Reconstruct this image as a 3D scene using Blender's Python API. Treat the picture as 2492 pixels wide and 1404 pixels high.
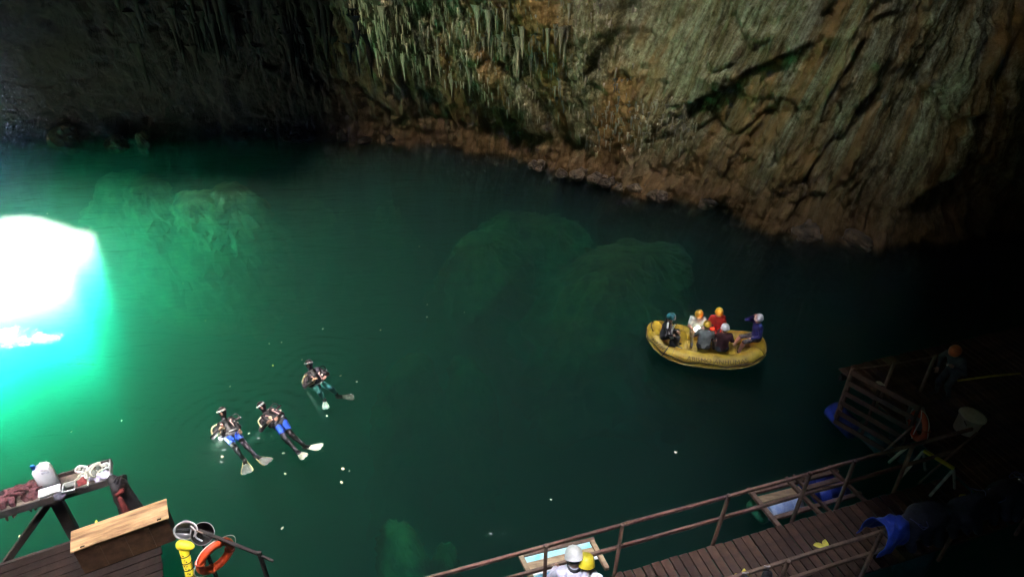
import bpy, bmesh, math, random
import numpy as np
from mathutils import Vector, Matrix, Euler

for o in list(bpy.data.objects):
    bpy.data.objects.remove(o, do_unlink=True)
scene = bpy.context.scene
COL = scene.collection
R = math.radians
rng = random.Random(7)

# ------------------------------------------------------------------ camera
CAM_H = 12.0
PITCH = R(33.0)
FPX = 1650.0            # focal length in pixels of the 2492 px wide photograph
cam_data = bpy.data.cameras.new('camera')
cam_data.sensor_width = 36.0
cam_data.lens = 36.0 * FPX / 2492.0
cam_data.clip_start = 0.05
cam_data.clip_end = 500.0
cam = bpy.data.objects.new('camera', cam_data)
cam.location = (0, 0, CAM_H)
cam.rotation_euler = (math.pi / 2 - PITCH, 0, 0)
COL.objects.link(cam)
scene.camera = cam

# ------------------------------------------------------------------ daylight above the cave
PATCH_C = (-20.9, 19.8)          # where the sunbeam meets the lake
HOLE_C = (-4.6, -2.2)             # middle of the skylight hole in the roof, above the landing stage
HOLE_Z, SHAFT_TOP = 46.0, 50.5
HOLE_RX, HOLE_RY, HOLE_ROT = 5.5, 5.6, R(20.0)
_dx, _dy = HOLE_C[0] - PATCH_C[0], HOLE_C[1] - PATCH_C[1]
SUN_AZ = math.atan2(_dx, _dy)
SUN_EL = math.atan2((HOLE_Z + SHAFT_TOP) / 2, math.hypot(_dx, _dy))
world = bpy.data.worlds.new('World')
scene.world = world
world.use_nodes = True
wn = world.node_tree.nodes
wl = world.node_tree.links
wn.clear()
w_out = wn.new('ShaderNodeOutputWorld')
w_bg = wn.new('ShaderNodeBackground')
w_sky = wn.new('ShaderNodeTexSky')
w_sky.sky_type = 'NISHITA'
w_sky.sun_disc = False
w_sky.sun_elevation = SUN_EL
w_sky.sun_rotation = SUN_AZ % (2 * math.pi)
w_sky.dust_density = 3.0
w_sky.ozone_density = 0.6
w_bg.inputs['Strength'].default_value = 0.05
wl.new(w_sky.outputs['Color'], w_bg.inputs['Color'])
wl.new(w_bg.outputs['Background'], w_out.inputs['Surface'])

sun_data = bpy.data.lights.new('sun', 'SUN')
sun_data.energy = 5.0
sun_data.angle = R(0.5)
sun_data.color = (1.0, 0.95, 0.88)
sun = bpy.data.objects.new('sun', sun_data)
sd = Vector((math.sin(SUN_AZ) * math.cos(SUN_EL), math.cos(SUN_AZ) * math.cos(SUN_EL), math.sin(SUN_EL)))
sun.rotation_euler = sd.to_track_quat('Z', 'Y').to_euler()
COL.objects.link(sun)

scene.view_settings.view_transform = 'Standard'
scene.view_settings.look = 'None'
scene.view_settings.gamma = 1.0
scene.view_settings.use_curve_mapping = False
scene.view_settings.exposure = 8.95

scene.render.engine = 'CYCLES'
cy = scene.cycles
cy.use_denoising = True
cy.use_adaptive_sampling = False      # radiances here are far below 1, adaptive stopping would leave noise
cy.max_bounces = 9
cy.diffuse_bounces = 3
cy.glossy_bounces = 2
cy.transmission_bounces = 6
cy.volume_bounces = 7
cy.transparent_max_bounces = 12
cy.sample_clamp_indirect = 0.04
cy.caustics_reflective = False
cy.caustics_refractive = False

# the round skylight of the abyss, the only way daylight comes in
portal_data = bpy.data.lights.new('skylight_sampling_portal', 'AREA')   # emits nothing: tells Cycles where the sky enters
portal_data.shape = 'RECTANGLE'
portal_data.size, portal_data.size_y = HOLE_RX * 2.4, HOLE_RY * 2.4
portal_data.cycles.is_portal = True
portal = bpy.data.objects.new('skylight_sampling_portal', portal_data)
portal.location = (*HOLE_C, SHAFT_TOP)
portal.rotation_euler = (0, 0, HOLE_ROT)
COL.objects.link(portal)


def at(x, y, z=0.0):
    """A pixel of the photograph and a height give the point of the place that is seen there."""
    u = 702.0 - y
    dx = x - 1246.0
    dy = FPX * math.cos(PITCH) + u * math.sin(PITCH)
    dz = -FPX * math.sin(PITCH) + u * math.cos(PITCH)
    t = (z - CAM_H) / dz
    return Vector((dx * t, dy * t, z))


# ------------------------------------------------------------------ noise (numpy)
def _hash(ix, iy, iz, seed):
    h = (ix.astype(np.int64) * 374761393 + iy.astype(np.int64) * 668265263 + iz.astype(np.int64) * 2147483647 + seed * 1274126177) & 0xFFFFFFFF
    h = ((h ^ (h >> 13)) * 1274126177) & 0xFFFFFFFF
    h = (h ^ (h >> 16)) & 0xFFFFFFFF
    return h.astype(np.float64) / 4294967295.0


def vnoise(x, y, z=None, seed=0):
    x = np.asarray(x, float); y = np.asarray(y, float)
    z = np.zeros_like(x) if z is None else np.asarray(z, float)
    ix, iy, iz = np.floor(x), np.floor(y), np.floor(z)
    fx, fy, fz = x - ix, y - iy, z - iz
    sx, sy, sz = [f * f * f * (f * (f * 6 - 15) + 10) for f in (fx, fy, fz)]
    r = 0
    for a in (0, 1):
        wa = sx if a else 1 - sx
        for b in (0, 1):
            wb = sy if b else 1 - sy
            for c in (0, 1):
                wc = sz if c else 1 - sz
                r = r + wa * wb * wc * _hash(ix + a, iy + b, iz + c, seed)
    return r * 2 - 1


def fbm(x, y, z=None, octaves=4, seed=0, gain=0.5):
    r, a, f, n = 0, 1.0, 1.0, 0
    z = np.zeros_like(np.asarray(x, float)) if z is None else z
    for i in range(octaves):
        r = r + a * vnoise(np.asarray(x) * f, np.asarray(y) * f, np.asarray(z) * f, seed + i * 17)
        n += a; a *= gain; f *= 2.03
    return r / n


def ridged(x, y, octaves=4, seed=0):
    r, a, f, n = 0, 1.0, 1.0, 0
    for i in range(octaves):
        r = r + a * (1 - np.abs(vnoise(x * f, y * f, None, seed + i * 13)))
        n += a; a *= 0.5; f *= 2.1
    return r / n


def sstep(a, b, x):
    t = np.clip((np.asarray(x, float) - a) / (b - a), 0, 1)
    return t * t * (3 - 2 * t)


# ------------------------------------------------------------------ materials
def nodes_of(m):
    m.use_nodes = True
    return m.node_tree.nodes, m.node_tree.links


MATS = {}


def mat(name, col, rough=0.6, var=0.18, scale=6.0, bump=0.15, metal=0.0, spec=0.5, col2=None, detail=6.0, bscale=None, coat=0.0, stretch=None, alpha=None, trans=0.0):
    """Principled material whose colour and relief are broken up by noise."""
    if name in MATS:
        return MATS[name]
    m = bpy.data.materials.new(name)
    n, l = nodes_of(m)
    b = n['Principled BSDF']
    tc = n.new('ShaderNodeTexCoord')
    mp = n.new('ShaderNodeMapping')
    if stretch:
        mp.inputs['Scale'].default_value = stretch
    l.new(tc.outputs['Object'], mp.inputs['Vector'])
    nz = n.new('ShaderNodeTexNoise')
    nz.inputs['Scale'].default_value = scale
    nz.inputs['Detail'].default_value = detail
    nz.inputs['Roughness'].default_value = 0.62
    l.new(mp.outputs['Vector'], nz.inputs['Vector'])
    rp = n.new('ShaderNodeValToRGB')
    c2 = col2 if col2 else tuple(c * (1 - 2.2 * var) for c in col)
    rp.color_ramp.elements[0].position = 0.32
    rp.color_ramp.elements[1].position = 0.66
    rp.color_ramp.elements[0].color = (*c2, 1)
    rp.color_ramp.elements[1].color = (*[min(1, c * (1 + var * 0.5)) for c in col], 1)
    l.new(nz.outputs['Fac'], rp.inputs['Fac'])
    oi = n.new('ShaderNodeObjectInfo')
    hv = n.new('ShaderNodeHueSaturation')
    mr = n.new('ShaderNodeMapRange')
    mr.inputs['To Min'].default_value = 1 - var * 0.8
    mr.inputs['To Max'].default_value = 1 + var * 0.5
    l.new(oi.outputs['Random'], mr.inputs['Value'])
    l.new(mr.outputs['Result'], hv.inputs['Value'])
    l.new(rp.outputs['Color'], hv.inputs['Color'])
    l.new(hv.outputs['Color'], b.inputs['Base Color'])
    b.inputs['Roughness'].default_value = rough
    b.inputs['Metallic'].default_value = metal
    b.inputs['Specular IOR Level'].default_value = spec
    b.inputs['Coat Weight'].default_value = coat
    b.inputs['Transmission Weight'].default_value = trans
    if bump:
        nb = n.new('ShaderNodeTexNoise')
        nb.inputs['Scale'].default_value = bscale or scale * 5
        nb.inputs['Detail'].default_value = 5
        l.new(mp.outputs['Vector'], nb.inputs['Vector'])
        bp = n.new('ShaderNodeBump')
        bp.inputs['Strength'].default_value = bump
        bp.inputs['Distance'].default_value = 0.02
        l.new(nb.outputs['Fac'], bp.inputs['Height'])
        l.new(bp.outputs['Normal'], b.inputs['Normal'])
    MATS[name] = m
    return m


def glow(name, col, strength):
    if name in MATS:
        return MATS[name]
    m = bpy.data.materials.new(name)
    n, l = nodes_of(m)
    n.clear()
    e = n.new('ShaderNodeEmission')
    e.inputs['Color'].default_value = (*col, 1)
    e.inputs['Strength'].default_value = strength
    o = n.new('ShaderNodeOutputMaterial')
    l.new(e.outputs[0], o.inputs['Surface'])
    MATS[name] = m
    return m


# ------------------------------------------------------------------ object helpers
def link_mesh(name, verts, faces, m=None, parent=None, smooth=False, mats=None, fmat=None, uv=None):
    me = bpy.data.meshes.new(name)
    me.from_pydata([tuple(v) for v in verts], [], [tuple(int(i) for i in f) for f in faces])
    if mats:
        for mm in mats:
            me.materials.append(mm)
        if fmat is not None:
            me.polygons.foreach_set('material_index', np.asarray(fmat, dtype=np.int32))
    elif m is not None:
        me.materials.append(m)
    if smooth:
        me.polygons.foreach_set('use_smooth', np.ones(len(me.polygons), dtype=bool))
    if uv is not None:
        lay = me.uv_layers.new(name='UVMap')
        li = np.empty(len(me.loops), dtype=np.int32)
        me.loops.foreach_get('vertex_index', li)
        lay.data.foreach_set('uv', np.asarray(uv, dtype=np.float32)[li].ravel())
    me.update()
    o = bpy.data.objects.new(name, me)
    COL.objects.link(o)
    if parent is not None:
        o.parent = parent
    return o


def tag(o, label=None, cat=None, group=None, kind=None):
    if label: o['label'] = label
    if cat: o['category'] = cat
    if group: o['group'] = group
    if kind: o['kind'] = kind
    return o


def empty(name, loc=(0, 0, 0), rz=0.0, label=None, cat=None, group=None):
    o = bpy.data.objects.new(name, None)
    o.empty_display_size = 0.1
    o.location = loc
    o.rotation_euler = (0, 0, rz)
    COL.objects.link(o)
    return tag(o, label, cat, group)


def bm_obj(name, bm, m, parent=None, smooth=False, bevel=0.0, mats=None):
    if bevel > 0:
        bmesh.ops.bevel(bm, geom=list(bm.edges), offset=bevel, segments=2, affect='EDGES', clamp_overlap=True)
    me = bpy.data.meshes.new(name)
    bm.to_mesh(me)
    bm.free()
    for mm in (mats or [m]):
        me.materials.append(mm)
    if smooth:
        me.polygons.foreach_set('use_smooth', np.ones(len(me.polygons), dtype=bool))
    o = bpy.data.objects.new(name, me)
    COL.objects.link(o)
    if parent is not None:
        o.parent = parent
    return o


def box_bm(sx, sy, sz, c=(0, 0, 0), rot=None, bm=None):
    bm = bm or bmesh.new()
    M = Matrix.Translation(c) @ ((rot.to_matrix().to_4x4() if hasattr(rot, 'to_matrix') else rot) if rot is not None else Matrix.Identity(4)) @ Matrix.Diagonal((sx, sy, sz, 1))
    bmesh.ops.create_cube(bm, size=1.0, matrix=M)
    return bm


def beam_bm(a, b, w, h, bm=None, up=(0, 0, 1)):
    """A squared timber from a to b."""
    bm = bm or bmesh.new()
    a, b = Vector(a), Vector(b)
    d = b - a
    L = d.length
    d.normalize()
    u = Vector(up)
    if abs(d.dot(u)) > 0.97:
        u = Vector((0, 1, 0))
    s = d.cross(u).normalized()
    u = s.cross(d).normalized()
    M = Matrix((( d.x, s.x, u.x, 0), (d.y, s.y, u.y, 0), (d.z, s.z, u.z, 0), (0, 0, 0, 1)))
    M = Matrix.Translation((a + b) / 2) @ M @ Matrix.Diagonal((L, w, h, 1))
    bmesh.ops.create_cube(bm, size=1.0, matrix=M)
    return bm


def tube_data(pts, rad, n=8, closed=False, cap=True):
    """Sweep of a circle along points; rad is a number or one per point."""
    P = [Vector(p) for p in pts]
    N = len(P)
    rads = [rad] * N if isinstance(rad, (int, float)) else list(rad)
    V, Fc = [], []
    prev = None
    for i in range(N):
        if closed:
            t = (P[(i + 1) % N] - P[i - 1])
        else:
            t = P[min(i + 1, N - 1)] - P[max(i - 1, 0)]
        t = t.normalized() if t.length > 1e-9 else Vector((0, 0, 1))
        if prev is None:
            ref = Vector((0, 0, 1)) if abs(t.z) < 0.9 else Vector((1, 0, 0))
            u = t.cross(ref).normalized()
        else:
            u = (prev - t * prev.dot(t)).normalized()
        prev = u
        w = t.cross(u)
        for k in range(n):
            a = 2 * math.pi * k / n
            V.append(P[i] + (u * math.cos(a) + w * math.sin(a)) * rads[i])
    rings = N if closed else N - 1
    for i in range(rings):
        j = (i + 1) % N
        for k in range(n):
            k2 = (k + 1) % n
            Fc.append((i * n + k, i * n + k2, j * n + k2, j * n + k))
    if cap and not closed:
        Fc.append(tuple(range(n - 1, -1, -1)))
        Fc.append(tuple((N - 1) * n + k for k in range(n)))
    return V, Fc


def tube(name, pts, rad, m, parent=None, n=8, closed=False, smooth=True):
    V, Fc = tube_data(pts, rad, n, closed)
    return link_mesh(name, V, Fc, m, parent, smooth)


def join(parts):
    V, Fc = [], []
    for v, f in parts:
        o = len(V)
        V += list(v)
        Fc += [tuple(i + o for i in q) for q in f]
    return V, Fc


def smooth_path(pts, k=6, closed=False):
    """Catmull-Rom through the points."""
    P = [Vector(p) for p in pts]
    out = []
    N = len(P)
    for i in range(N if closed else N - 1):
        if closed:
            p0, p1, p2, p3 = P[i - 1], P[i], P[(i + 1) % N], P[(i + 2) % N]
        else:
            p0, p1, p2, p3 = P[max(i - 1, 0)], P[i], P[i + 1], P[min(i + 2, N - 1)]
        for j in range(k):
            t = j / k
            out.append(0.5 * ((2 * p1) + (p2 - p0) * t + (2 * p0 - 5 * p1 + 4 * p2 - p3) * t * t + (3 * p1 - p0 - 3 * p2 + p3) * t ** 3))
    if not closed:
        out.append(P[-1])
    return out


def lathe_data(prof, n=20, center=(0, 0, 0)):
    V, Fc = [], []
    c = Vector(center)
    for r, z in prof:
        for k in range(n):
            a = 2 * math.pi * k / n
            V.append(c + Vector((r * math.cos(a), r * math.sin(a), z)))
    for i in range(len(prof) - 1):
        for k in range(n):
            k2 = (k + 1) % n
            Fc.append((i * n + k, i * n + k2, (i + 1) * n + k2, (i + 1) * n + k))
    return V, Fc
# ================================================================== the cave
def rock_material(name, low=(0.085, 0.050, 0.019), mid=(0.32, 0.26, 0.095), pale=(0.58, 0.58, 0.30), ochre=(0.42, 0.25, 0.075), band=3.3):
    """Limestone: pale flow streaks, ochre stains and a rusty band left by the lake above the waterline."""
    m = bpy.data.materials.new(name)
    n, l = nodes_of(m)
    b = n['Principled BSDF']
    tc = n.new('ShaderNodeTexCoord')
    uvn = n.new('ShaderNodeMapping')
    uvn.inputs['Scale'].default_value = (1.0, 0.12, 1.0)
    l.new(tc.outputs['UV'], uvn.inputs['Vector'])

    def noise(vec, sc, det=6, rough=0.6, dist=0.0):
        q = n.new('ShaderNodeTexNoise')
        q.inputs['Scale'].default_value = sc
        q.inputs['Detail'].default_value = det
        q.inputs['Roughness'].default_value = rough
        q.inputs['Distortion'].default_value = dist
        l.new(vec, q.inputs['Vector'])
        return q.outputs['Fac']

    def ramp(fac, a, c, lo=(0, 0, 0), hi=(1, 1, 1)):
        q = n.new('ShaderNodeValToRGB')
        q.color_ramp.elements[0].position = a
        q.color_ramp.elements[1].position = c
        q.color_ramp.elements[0].color = (*lo, 1)
        q.color_ramp.elements[1].color = (*hi, 1)
        l.new(fac, q.inputs['Fac'])
        return q.outputs['Color']

    def mix(fac, a, c, blend='MIX'):
        q = n.new('ShaderNodeMix')
        q.data_type = 'RGBA'
        q.blend_type = blend
        if isinstance(fac, (int, float)):
            q.inputs['Factor'].default_value = fac
        else:
            l.new(fac, q.inputs['Factor'])
        for s, v in (('A', a), ('B', c)):
            sock = [k for k in q.inputs if k.name == s and k.type == 'RGBA'][0]
            if isinstance(v, tuple):
                sock.default_value = (*v, 1)
            else:
                l.new(v, sock)
        return [k for k in q.outputs if k.type == 'RGBA'][0]

    streak = noise(uvn.outputs['Vector'], 2.2, 10, 0.72, 0.3)
    base = ramp(streak, 0.40, 0.60, mid, pale)
    grain = ramp(noise(tc.outputs['Object'], 9.0, 10, 0.75), 0.36, 0.58, (0.35, 0.33, 0.30), (1, 1, 1))
    base = mix(0.7, base, grain, 'MULTIPLY')
    drip = ramp(noise(uvn.outputs['Vector'], 9.0, 6, 0.7), 0.40, 0.56, (0.42, 0.36, 0.28), (1, 1, 1))
    base = mix(0.65, base, drip, 'MULTIPLY')
    och = ramp(noise(uvn.outputs['Vector'], 0.55, 5, 0.6, 0.8), 0.50, 0.64)
    base = mix(och, base, ochre)
    blot = ramp(noise(tc.outputs['Object'], 1.3, 8, 0.7), 0.34, 0.62, (0.45, 0.43, 0.40), (1, 1, 1))
    base = mix(0.75, base, blot, 'MULTIPLY')
    # rusty band by height above the water
    sx = n.new('ShaderNodeSeparateXYZ')
    l.new(tc.outputs['Object'], sx.inputs['Vector'])
    wob = noise(tc.outputs['Object'], 0.7, 6, 0.65)
    ma = n.new('ShaderNodeMath'); ma.operation = 'MULTIPLY_ADD'
    l.new(wob, ma.inputs[0]); ma.inputs[1].default_value = 3.2; ma.inputs[2].default_value = -1.6
    ad = n.new('ShaderNodeMath'); ad.operation = 'ADD'
    l.new(sx.outputs['Z'], ad.inputs[0]); l.new(ma.outputs[0], ad.inputs[1])
    mr = n.new('ShaderNodeMapRange')
    mr.inputs['From Min'].default_value = band * 0.10
    mr.inputs['From Max'].default_value = band * 1.35
    mr.inputs['To Min'].default_value = 1.0
    mr.inputs['To Max'].default_value = 0.0
    l.new(ad.outputs[0], mr.inputs['Value'])
    lowc = ramp(noise(uvn.outputs['Vector'], 3.0, 7, 0.65), 0.35, 0.7, low, tuple(min(1, c * 2.3) for c in low))
    base = mix(mr.outputs['Result'], base, lowc)
    # the far left of the wall is painted near black, its shade put into the colour
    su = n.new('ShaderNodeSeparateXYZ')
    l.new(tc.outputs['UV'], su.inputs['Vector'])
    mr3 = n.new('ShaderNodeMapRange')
    mr3.inputs['From Min'].default_value = S_SHADE[0]
    mr3.inputs['From Max'].default_value = S_SHADE[1]
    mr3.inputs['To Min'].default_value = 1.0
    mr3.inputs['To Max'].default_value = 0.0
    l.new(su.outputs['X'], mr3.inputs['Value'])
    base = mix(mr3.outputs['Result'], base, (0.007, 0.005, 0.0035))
    # below the waterline the rock is coated with dark silt
    mr2 = n.new('ShaderNodeMapRange')
    mr2.inputs['From Min'].default_value = -0.25
    mr2.inputs['From Max'].default_value = 0.12
    mr2.inputs['To Min'].default_value = 1.0
    mr2.inputs['To Max'].default_value = 0.0
    l.new(sx.outputs['Z'], mr2.inputs['Value'])
    base = mix(mr2.outputs['Result'], base, (0.022, 0.020, 0.012))
    l.new(base, b.inputs['Base Color'])
    b.inputs['Roughness'].default_value = 0.85
    b.inputs['Specular IOR Level'].default_value = 0.04
    h1 = noise(tc.outputs['Object'], 5.0, 10, 0.68)
    h2 = noise(uvn.outputs['Vector'], 7.0, 8, 0.65)
    ha = n.new('ShaderNodeMath'); ha.operation = 'ADD'
    l.new(h1, ha.inputs[0]); l.new(h2, ha.inputs[1])
    bp = n.new('ShaderNodeBump')
    bp.inputs['Strength'].default_value = 1.0
    bp.inputs['Distance'].default_value = 0.16
    l.new(ha.outputs[0], bp.inputs['Height'])
    l.new(bp.outputs['Normal'], b.inputs['Normal'])
    return m


M_DARKROCK = mat('dark_limestone', (0.12, 0.10, 0.075), 0.9, 0.3, 0.8, 0.6, bscale=3)
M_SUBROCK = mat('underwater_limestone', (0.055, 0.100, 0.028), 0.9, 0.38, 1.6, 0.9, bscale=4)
M_BED = mat('lake_silt', (0.035, 0.035, 0.025), 0.95, 0.3, 0.6, 0.3)

LEAN = 0.24
SHORE = [Vector(p) for p in [(-31, 31.8), (-25, 31.7), (-15, 31.9), (-9, 31.6), (-4.9, 31.0), (-1.6, 30.3), (0.6, 29.3), (2.6, 27.9), (4.4, 26.7), (6.0, 25.5), (7.6, 24.5),
                                (9.3, 23.2), (10.9, 22.3), (12.6, 21.75), (14.6, 21.5), (18.8, 21.9), (25, 20.5)]]
SH = smooth_path([(p.x, p.y, 0) for p in SHORE], 10)
SH = np.array([(p.x, p.y) for p in SH])
seg = np.hypot(*(SH[1:] - SH[:-1]).T)
SHS = np.concatenate([[0], np.cumsum(seg)])
S_LEN = SHS[-1]


def shore_at(s):
    s = np.asarray(s, float)
    x = np.interp(s, SHS, SH[:, 0]); y = np.interp(s, SHS, SH[:, 1])
    e = 0.6
    tx = np.interp(s + e, SHS, SH[:, 0]) - np.interp(s - e, SHS, SH[:, 0])
    ty = np.interp(s + e, SHS, SH[:, 1]) - np.interp(s - e, SHS, SH[:, 1])
    L = np.hypot(tx, ty) + 1e-9
    return x, y, ty / L, -tx / L          # the inward normal points to the lake


_s4 = np.linspace(0, S_LEN, 4000)
WPX = (_s4, *shore_at(_s4))


def wall_px(px, py, off=0.0):
    """Where a pixel of the photograph meets the standing wall: arc length and height."""
    dx = px - 1246.0
    u = 702.0 - py
    dy = FPX * math.cos(PITCH) + u * math.sin(PITCH)
    dz = -FPX * math.sin(PITCH) + u * math.cos(PITCH)
    s, x, y, nx, ny = WPX
    x = x + nx * off; y = y + ny * off
    i = int(np.argmin(np.abs(x / y - dx / dy)))
    t = y[i] / dy
    return s[i], CAM_H + dz * t


S_SHADE = (wall_px(780, 200)[0], wall_px(1340, 200)[0])
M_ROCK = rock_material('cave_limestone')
S_ST0 = wall_px(820, 200)[0]
S_ST1 = wall_px(1490, 200)[0]
S_RIGHT = wall_px(2050, 300)[0]
S_FAR = wall_px(2492, 300)[0]
LEDGES = []          # (pixel polyline, step depth): rock above the line stands proud


def ledge(pts, depth, width=0.12):
    q = [wall_px(*p) for p in pts]
    q.sort()
    LEDGES.append((np.array([a for a, b in q]), np.array([b for a, b in q]), depth, width))


ledge([(1664, 268), (1700, 252), (1740, 232), (1775, 205), (1830, 170), (1900, 138), (1960, 118)], 0.55)
ledge([(1985, 330), (2010, 250), (2050, 190), (2100, 130), (2120, 60)], 0.40)
ledge([(2060, 345), (2085, 290), (2110, 262), (2150, 240)], 0.6)
ledge([(1440, 190), (1480, 110), (1515, 60), (1530, -20)], 0.5)
ledge([(1190, 205), (1250, 270), (1330, 330)], 0.5)
ledge([(1730, 470), (1770, 410), (1800, 350), (1850, 290)], 0.3)
ledge([(2330, 330), (2380, 300), (2430, 290), (2480, 250)], 0.5)
ledge([(1560, 330), (1620, 345), (1680, 330)], 0.22)
ledge([(2210, 505), (2290, 470), (2340, 440), (2400, 430), (2480, 405)], 0.45)


def wall_off(s, z):
    s = np.asarray(s, float); z = np.asarray(z, float)
    right = sstep(S_ST1 - 1, S_ST1 + 3, s)
    q = s - LEAN * z * sstep(S_ST1 - 2, S_ST1 + 4, s)          # flow streaks lean on the right-hand wall
    o = 0.9 * fbm(q * 0.16, z * 0.08, None, 3, 3)
    up = np.clip(z, 0, 20)
    st = sstep(S_ST0 - 3, S_ST0 + 4, s) * (1 - sstep(S_ST1 - 2.5, S_ST1 + 1.5, s))
    left = 1 - sstep(S_ST0 - 4, S_ST0 + 3, s)
    o = o + st * 0.52 * np.clip(up - 1.2, 0, 6.3)               # overhanging drip wall
    o = o + left * 0.22 * np.clip(up - 0.8, 0, 6.5)
    o = o - right * 0.10 * up
    o = o - sstep(S_RIGHT, S_FAR, s) * 0.12 * up
    # flowstone ribs and drip curtains, drawn out vertically
    flute = ridged(q * 0.50, z * 0.04 + 3, 4, 11)
    o = o + (0.85 - 0.35 * right) * (flute - 0.62)
    fl2 = ridged(q * 1.7 + 7, z * 0.09, 3, 23)
    o = o + (0.28 + 0.30 * st - 0.06 * right) * (fl2 - 0.6)
    fl3 = ridged(q * 4.4 + 3, z * 0.16, 3, 27)
    o = o + (0.09 + 0.16 * st) * (fl3 - 0.6)
    # broken faces: cracks, spalls, grain
    wq, wz_ = q + 0.5 * fbm(s * 0.5, z * 0.5, None, 3, 34), z + 0.5 * fbm(s * 0.5, z * 0.5, None, 3, 35)
    for kk, (fa, fb_, dep, wid) in enumerate(((0.42, 0.16, 0.26, 0.030), (0.9, 0.34, 0.14, 0.035), (0.30, 0.55, 0.16, 0.022))):
        cn = fbm(wq * fa + kk * 9, wz_ * fb_, None, 3, 36 + kk)
        o = o - dep * np.exp(-(cn / wid) ** 2)
        o = o + dep * 0.55 * np.tanh(cn / 0.05) * sstep(-0.1, 0.3, fbm(s * 0.2, z * 0.2, None, 2, 46 + kk))
    o = o + 0.34 * fbm(s * 0.9, z * 0.8, None, 5, 41, 0.58)
    o = o + 0.13 * fbm(s * 3.6, z * 3.0, None, 4, 53, 0.62)
    for ls, lz, d, w in LEDGES:
        zl = np.interp(s, ls, lz) + 0.16 * fbm(s * 1.7, s * 0 + 3, None, 3, 77)
        win = sstep(ls[0] - 0.25, ls[0] + 0.5, s) * (1 - sstep(ls[-1] - 0.5, ls[-1] + 0.4, s))
        o = o + win * d * sstep(-w, w, z - zl) * (1 - sstep(0.8, 3.6, z - zl))
    # rubble foot of the wall
    o = o + np.clip(0.95 - z, 0, 3) * (0.5 + 0.45 * fbm(s * 0.5, z * 0, None, 3, 61))
    o = o + (1 - sstep(0.5, 2.2, z)) * sstep(-1.0, 0.0, z) * (0.30 * ridged(s * 1.3, z * 1.6, 4, 63) - 0.15 + 0.10 * np.round(3 * fbm(s * 1.6, z * 2.0, None, 3, 65)))
    return o - 0.55


def wall_points(s, z):
    x, y, nx, ny = shore_at(s)
    o = wall_off(s, z)
    return x + nx * o, y + ny * o, z


ss = np.concatenate([np.linspace(0, S_ST0 - 4, 110, endpoint=False), np.linspace(S_ST0 - 4, S_FAR + 1, 560, endpoint=False), np.linspace(S_FAR + 1, S_LEN, 30)])
zz = np.concatenate([np.linspace(-26, -2, 24, endpoint=False), np.linspace(-2, 9.6, 160, endpoint=False), np.linspace(9.6, 52, 28)])
GS, GZ = np.meshgrid(ss, zz)
wx, wy, wz = wall_points(GS.ravel(), GZ.ravel())
nc, nr = len(ss), len(zz)
ii = np.arange(nc * nr).reshape(nr, nc)
quads = np.stack([ii[:-1, :-1], ii[:-1, 1:], ii[1:, 1:], ii[1:, :-1]], -1).reshape(-1, 4)[:, ::-1]
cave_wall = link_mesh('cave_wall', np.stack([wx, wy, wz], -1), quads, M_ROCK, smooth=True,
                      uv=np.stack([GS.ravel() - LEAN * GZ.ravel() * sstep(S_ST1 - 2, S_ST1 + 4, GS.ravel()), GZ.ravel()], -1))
tag(cave_wall, 'far limestone cave wall with flow streaks, ledges and hanging stalactites', None, None, 'structure')

# rest of the chamber, behind and beside the lens
BACK = smooth_path([(21.5, 25.5, 0), (27, 23, 0), (31, 14, 0), (30, 5, 0), (27, -7, 0), (12, -13, 0), (-8, -13, 0), (-26, -9, 0), (-36, 2, 0), (-38, 18, 0), (-33, 31, 0), (-27, 36, 0)], 12)
bp_ = np.array([(p.x, p.y) for p in BACK])
bz = np.linspace(-26, 52, 66)
cx0, cy0 = bp_.mean(0)
BX = np.repeat(bp_[None, :, 0], len(bz), 0); BY = np.repeat(bp_[None, :, 1], len(bz), 0); BZ = np.repeat(bz[:, None], len(bp_), 1)
rr = np.hypot(BX - cx0, BY - cy0)
dn = 0.06 * fbm(BX * 0.15, BY * 0.15, BZ * 0.12, 5, 5) * np.minimum(1, np.minimum(np.arange(len(bp_)), np.arange(len(bp_))[::-1]) / 6)[None, :]
BX = BX + (BX - cx0) * dn; BY = BY + (BY - cy0) * dn
nc, nr = len(bp_), len(bz)
ii = np.arange(nc * nr).reshape(nr, nc)
quads = np.stack([ii[:-1, :-1], ii[:-1, 1:], ii[1:, 1:], ii[1:, :-1]], -1).reshape(-1, 4)[:, ::-1]
back_wall = link_mesh('cave_wall', np.stack([BX.ravel(), BY.ravel(), BZ.ravel()], -1), quads, M_DARKROCK, smooth=True)
tag(back_wall, 'dark limestone cave wall closing the chamber on the near side', None, None, 'structure')

# roof with the skylight hole and its shaft
gx = np.linspace(-44, 36, 220); gy = np.linspace(-18, 44, 190)
GX, GY = np.meshgrid(gx, gy)
lip_l = 20.7 + 0.4 * fbm(GX * 0.25, GX * 0, None, 3, 71)
shade_drop_l = sstep(0, 1.0, GY - lip_l) * (1 - sstep(-8.0, -3.5, GX + 0.8 * fbm(GX * 0.3, GY * 0.3, None, 3, 72)))              # unseen low lip of the roof, shaped to shade the far left wall
yl_ = np.interp(GX, [1.8, 3.9, 5.0, 6.8, 8.0], [8.2, 8.6, 11.8, 13.0, 15.4]) + 0.4 * fbm(GX * 0.5, GY * 0, None, 3, 73)
shade_drop_r = sstep(1.5, 3.4, GX + 0.5 * fbm(GX * 0, GY * 0.4, None, 3, 74)) * (1 - sstep(-0.7, 0.7, GY - yl_))      # unseen rock bulge, added to shade the right-hand landing
low_r = np.clip(13.1 - 0.16 * np.clip(GY, -4, 18), 10.4, 14)
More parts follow.
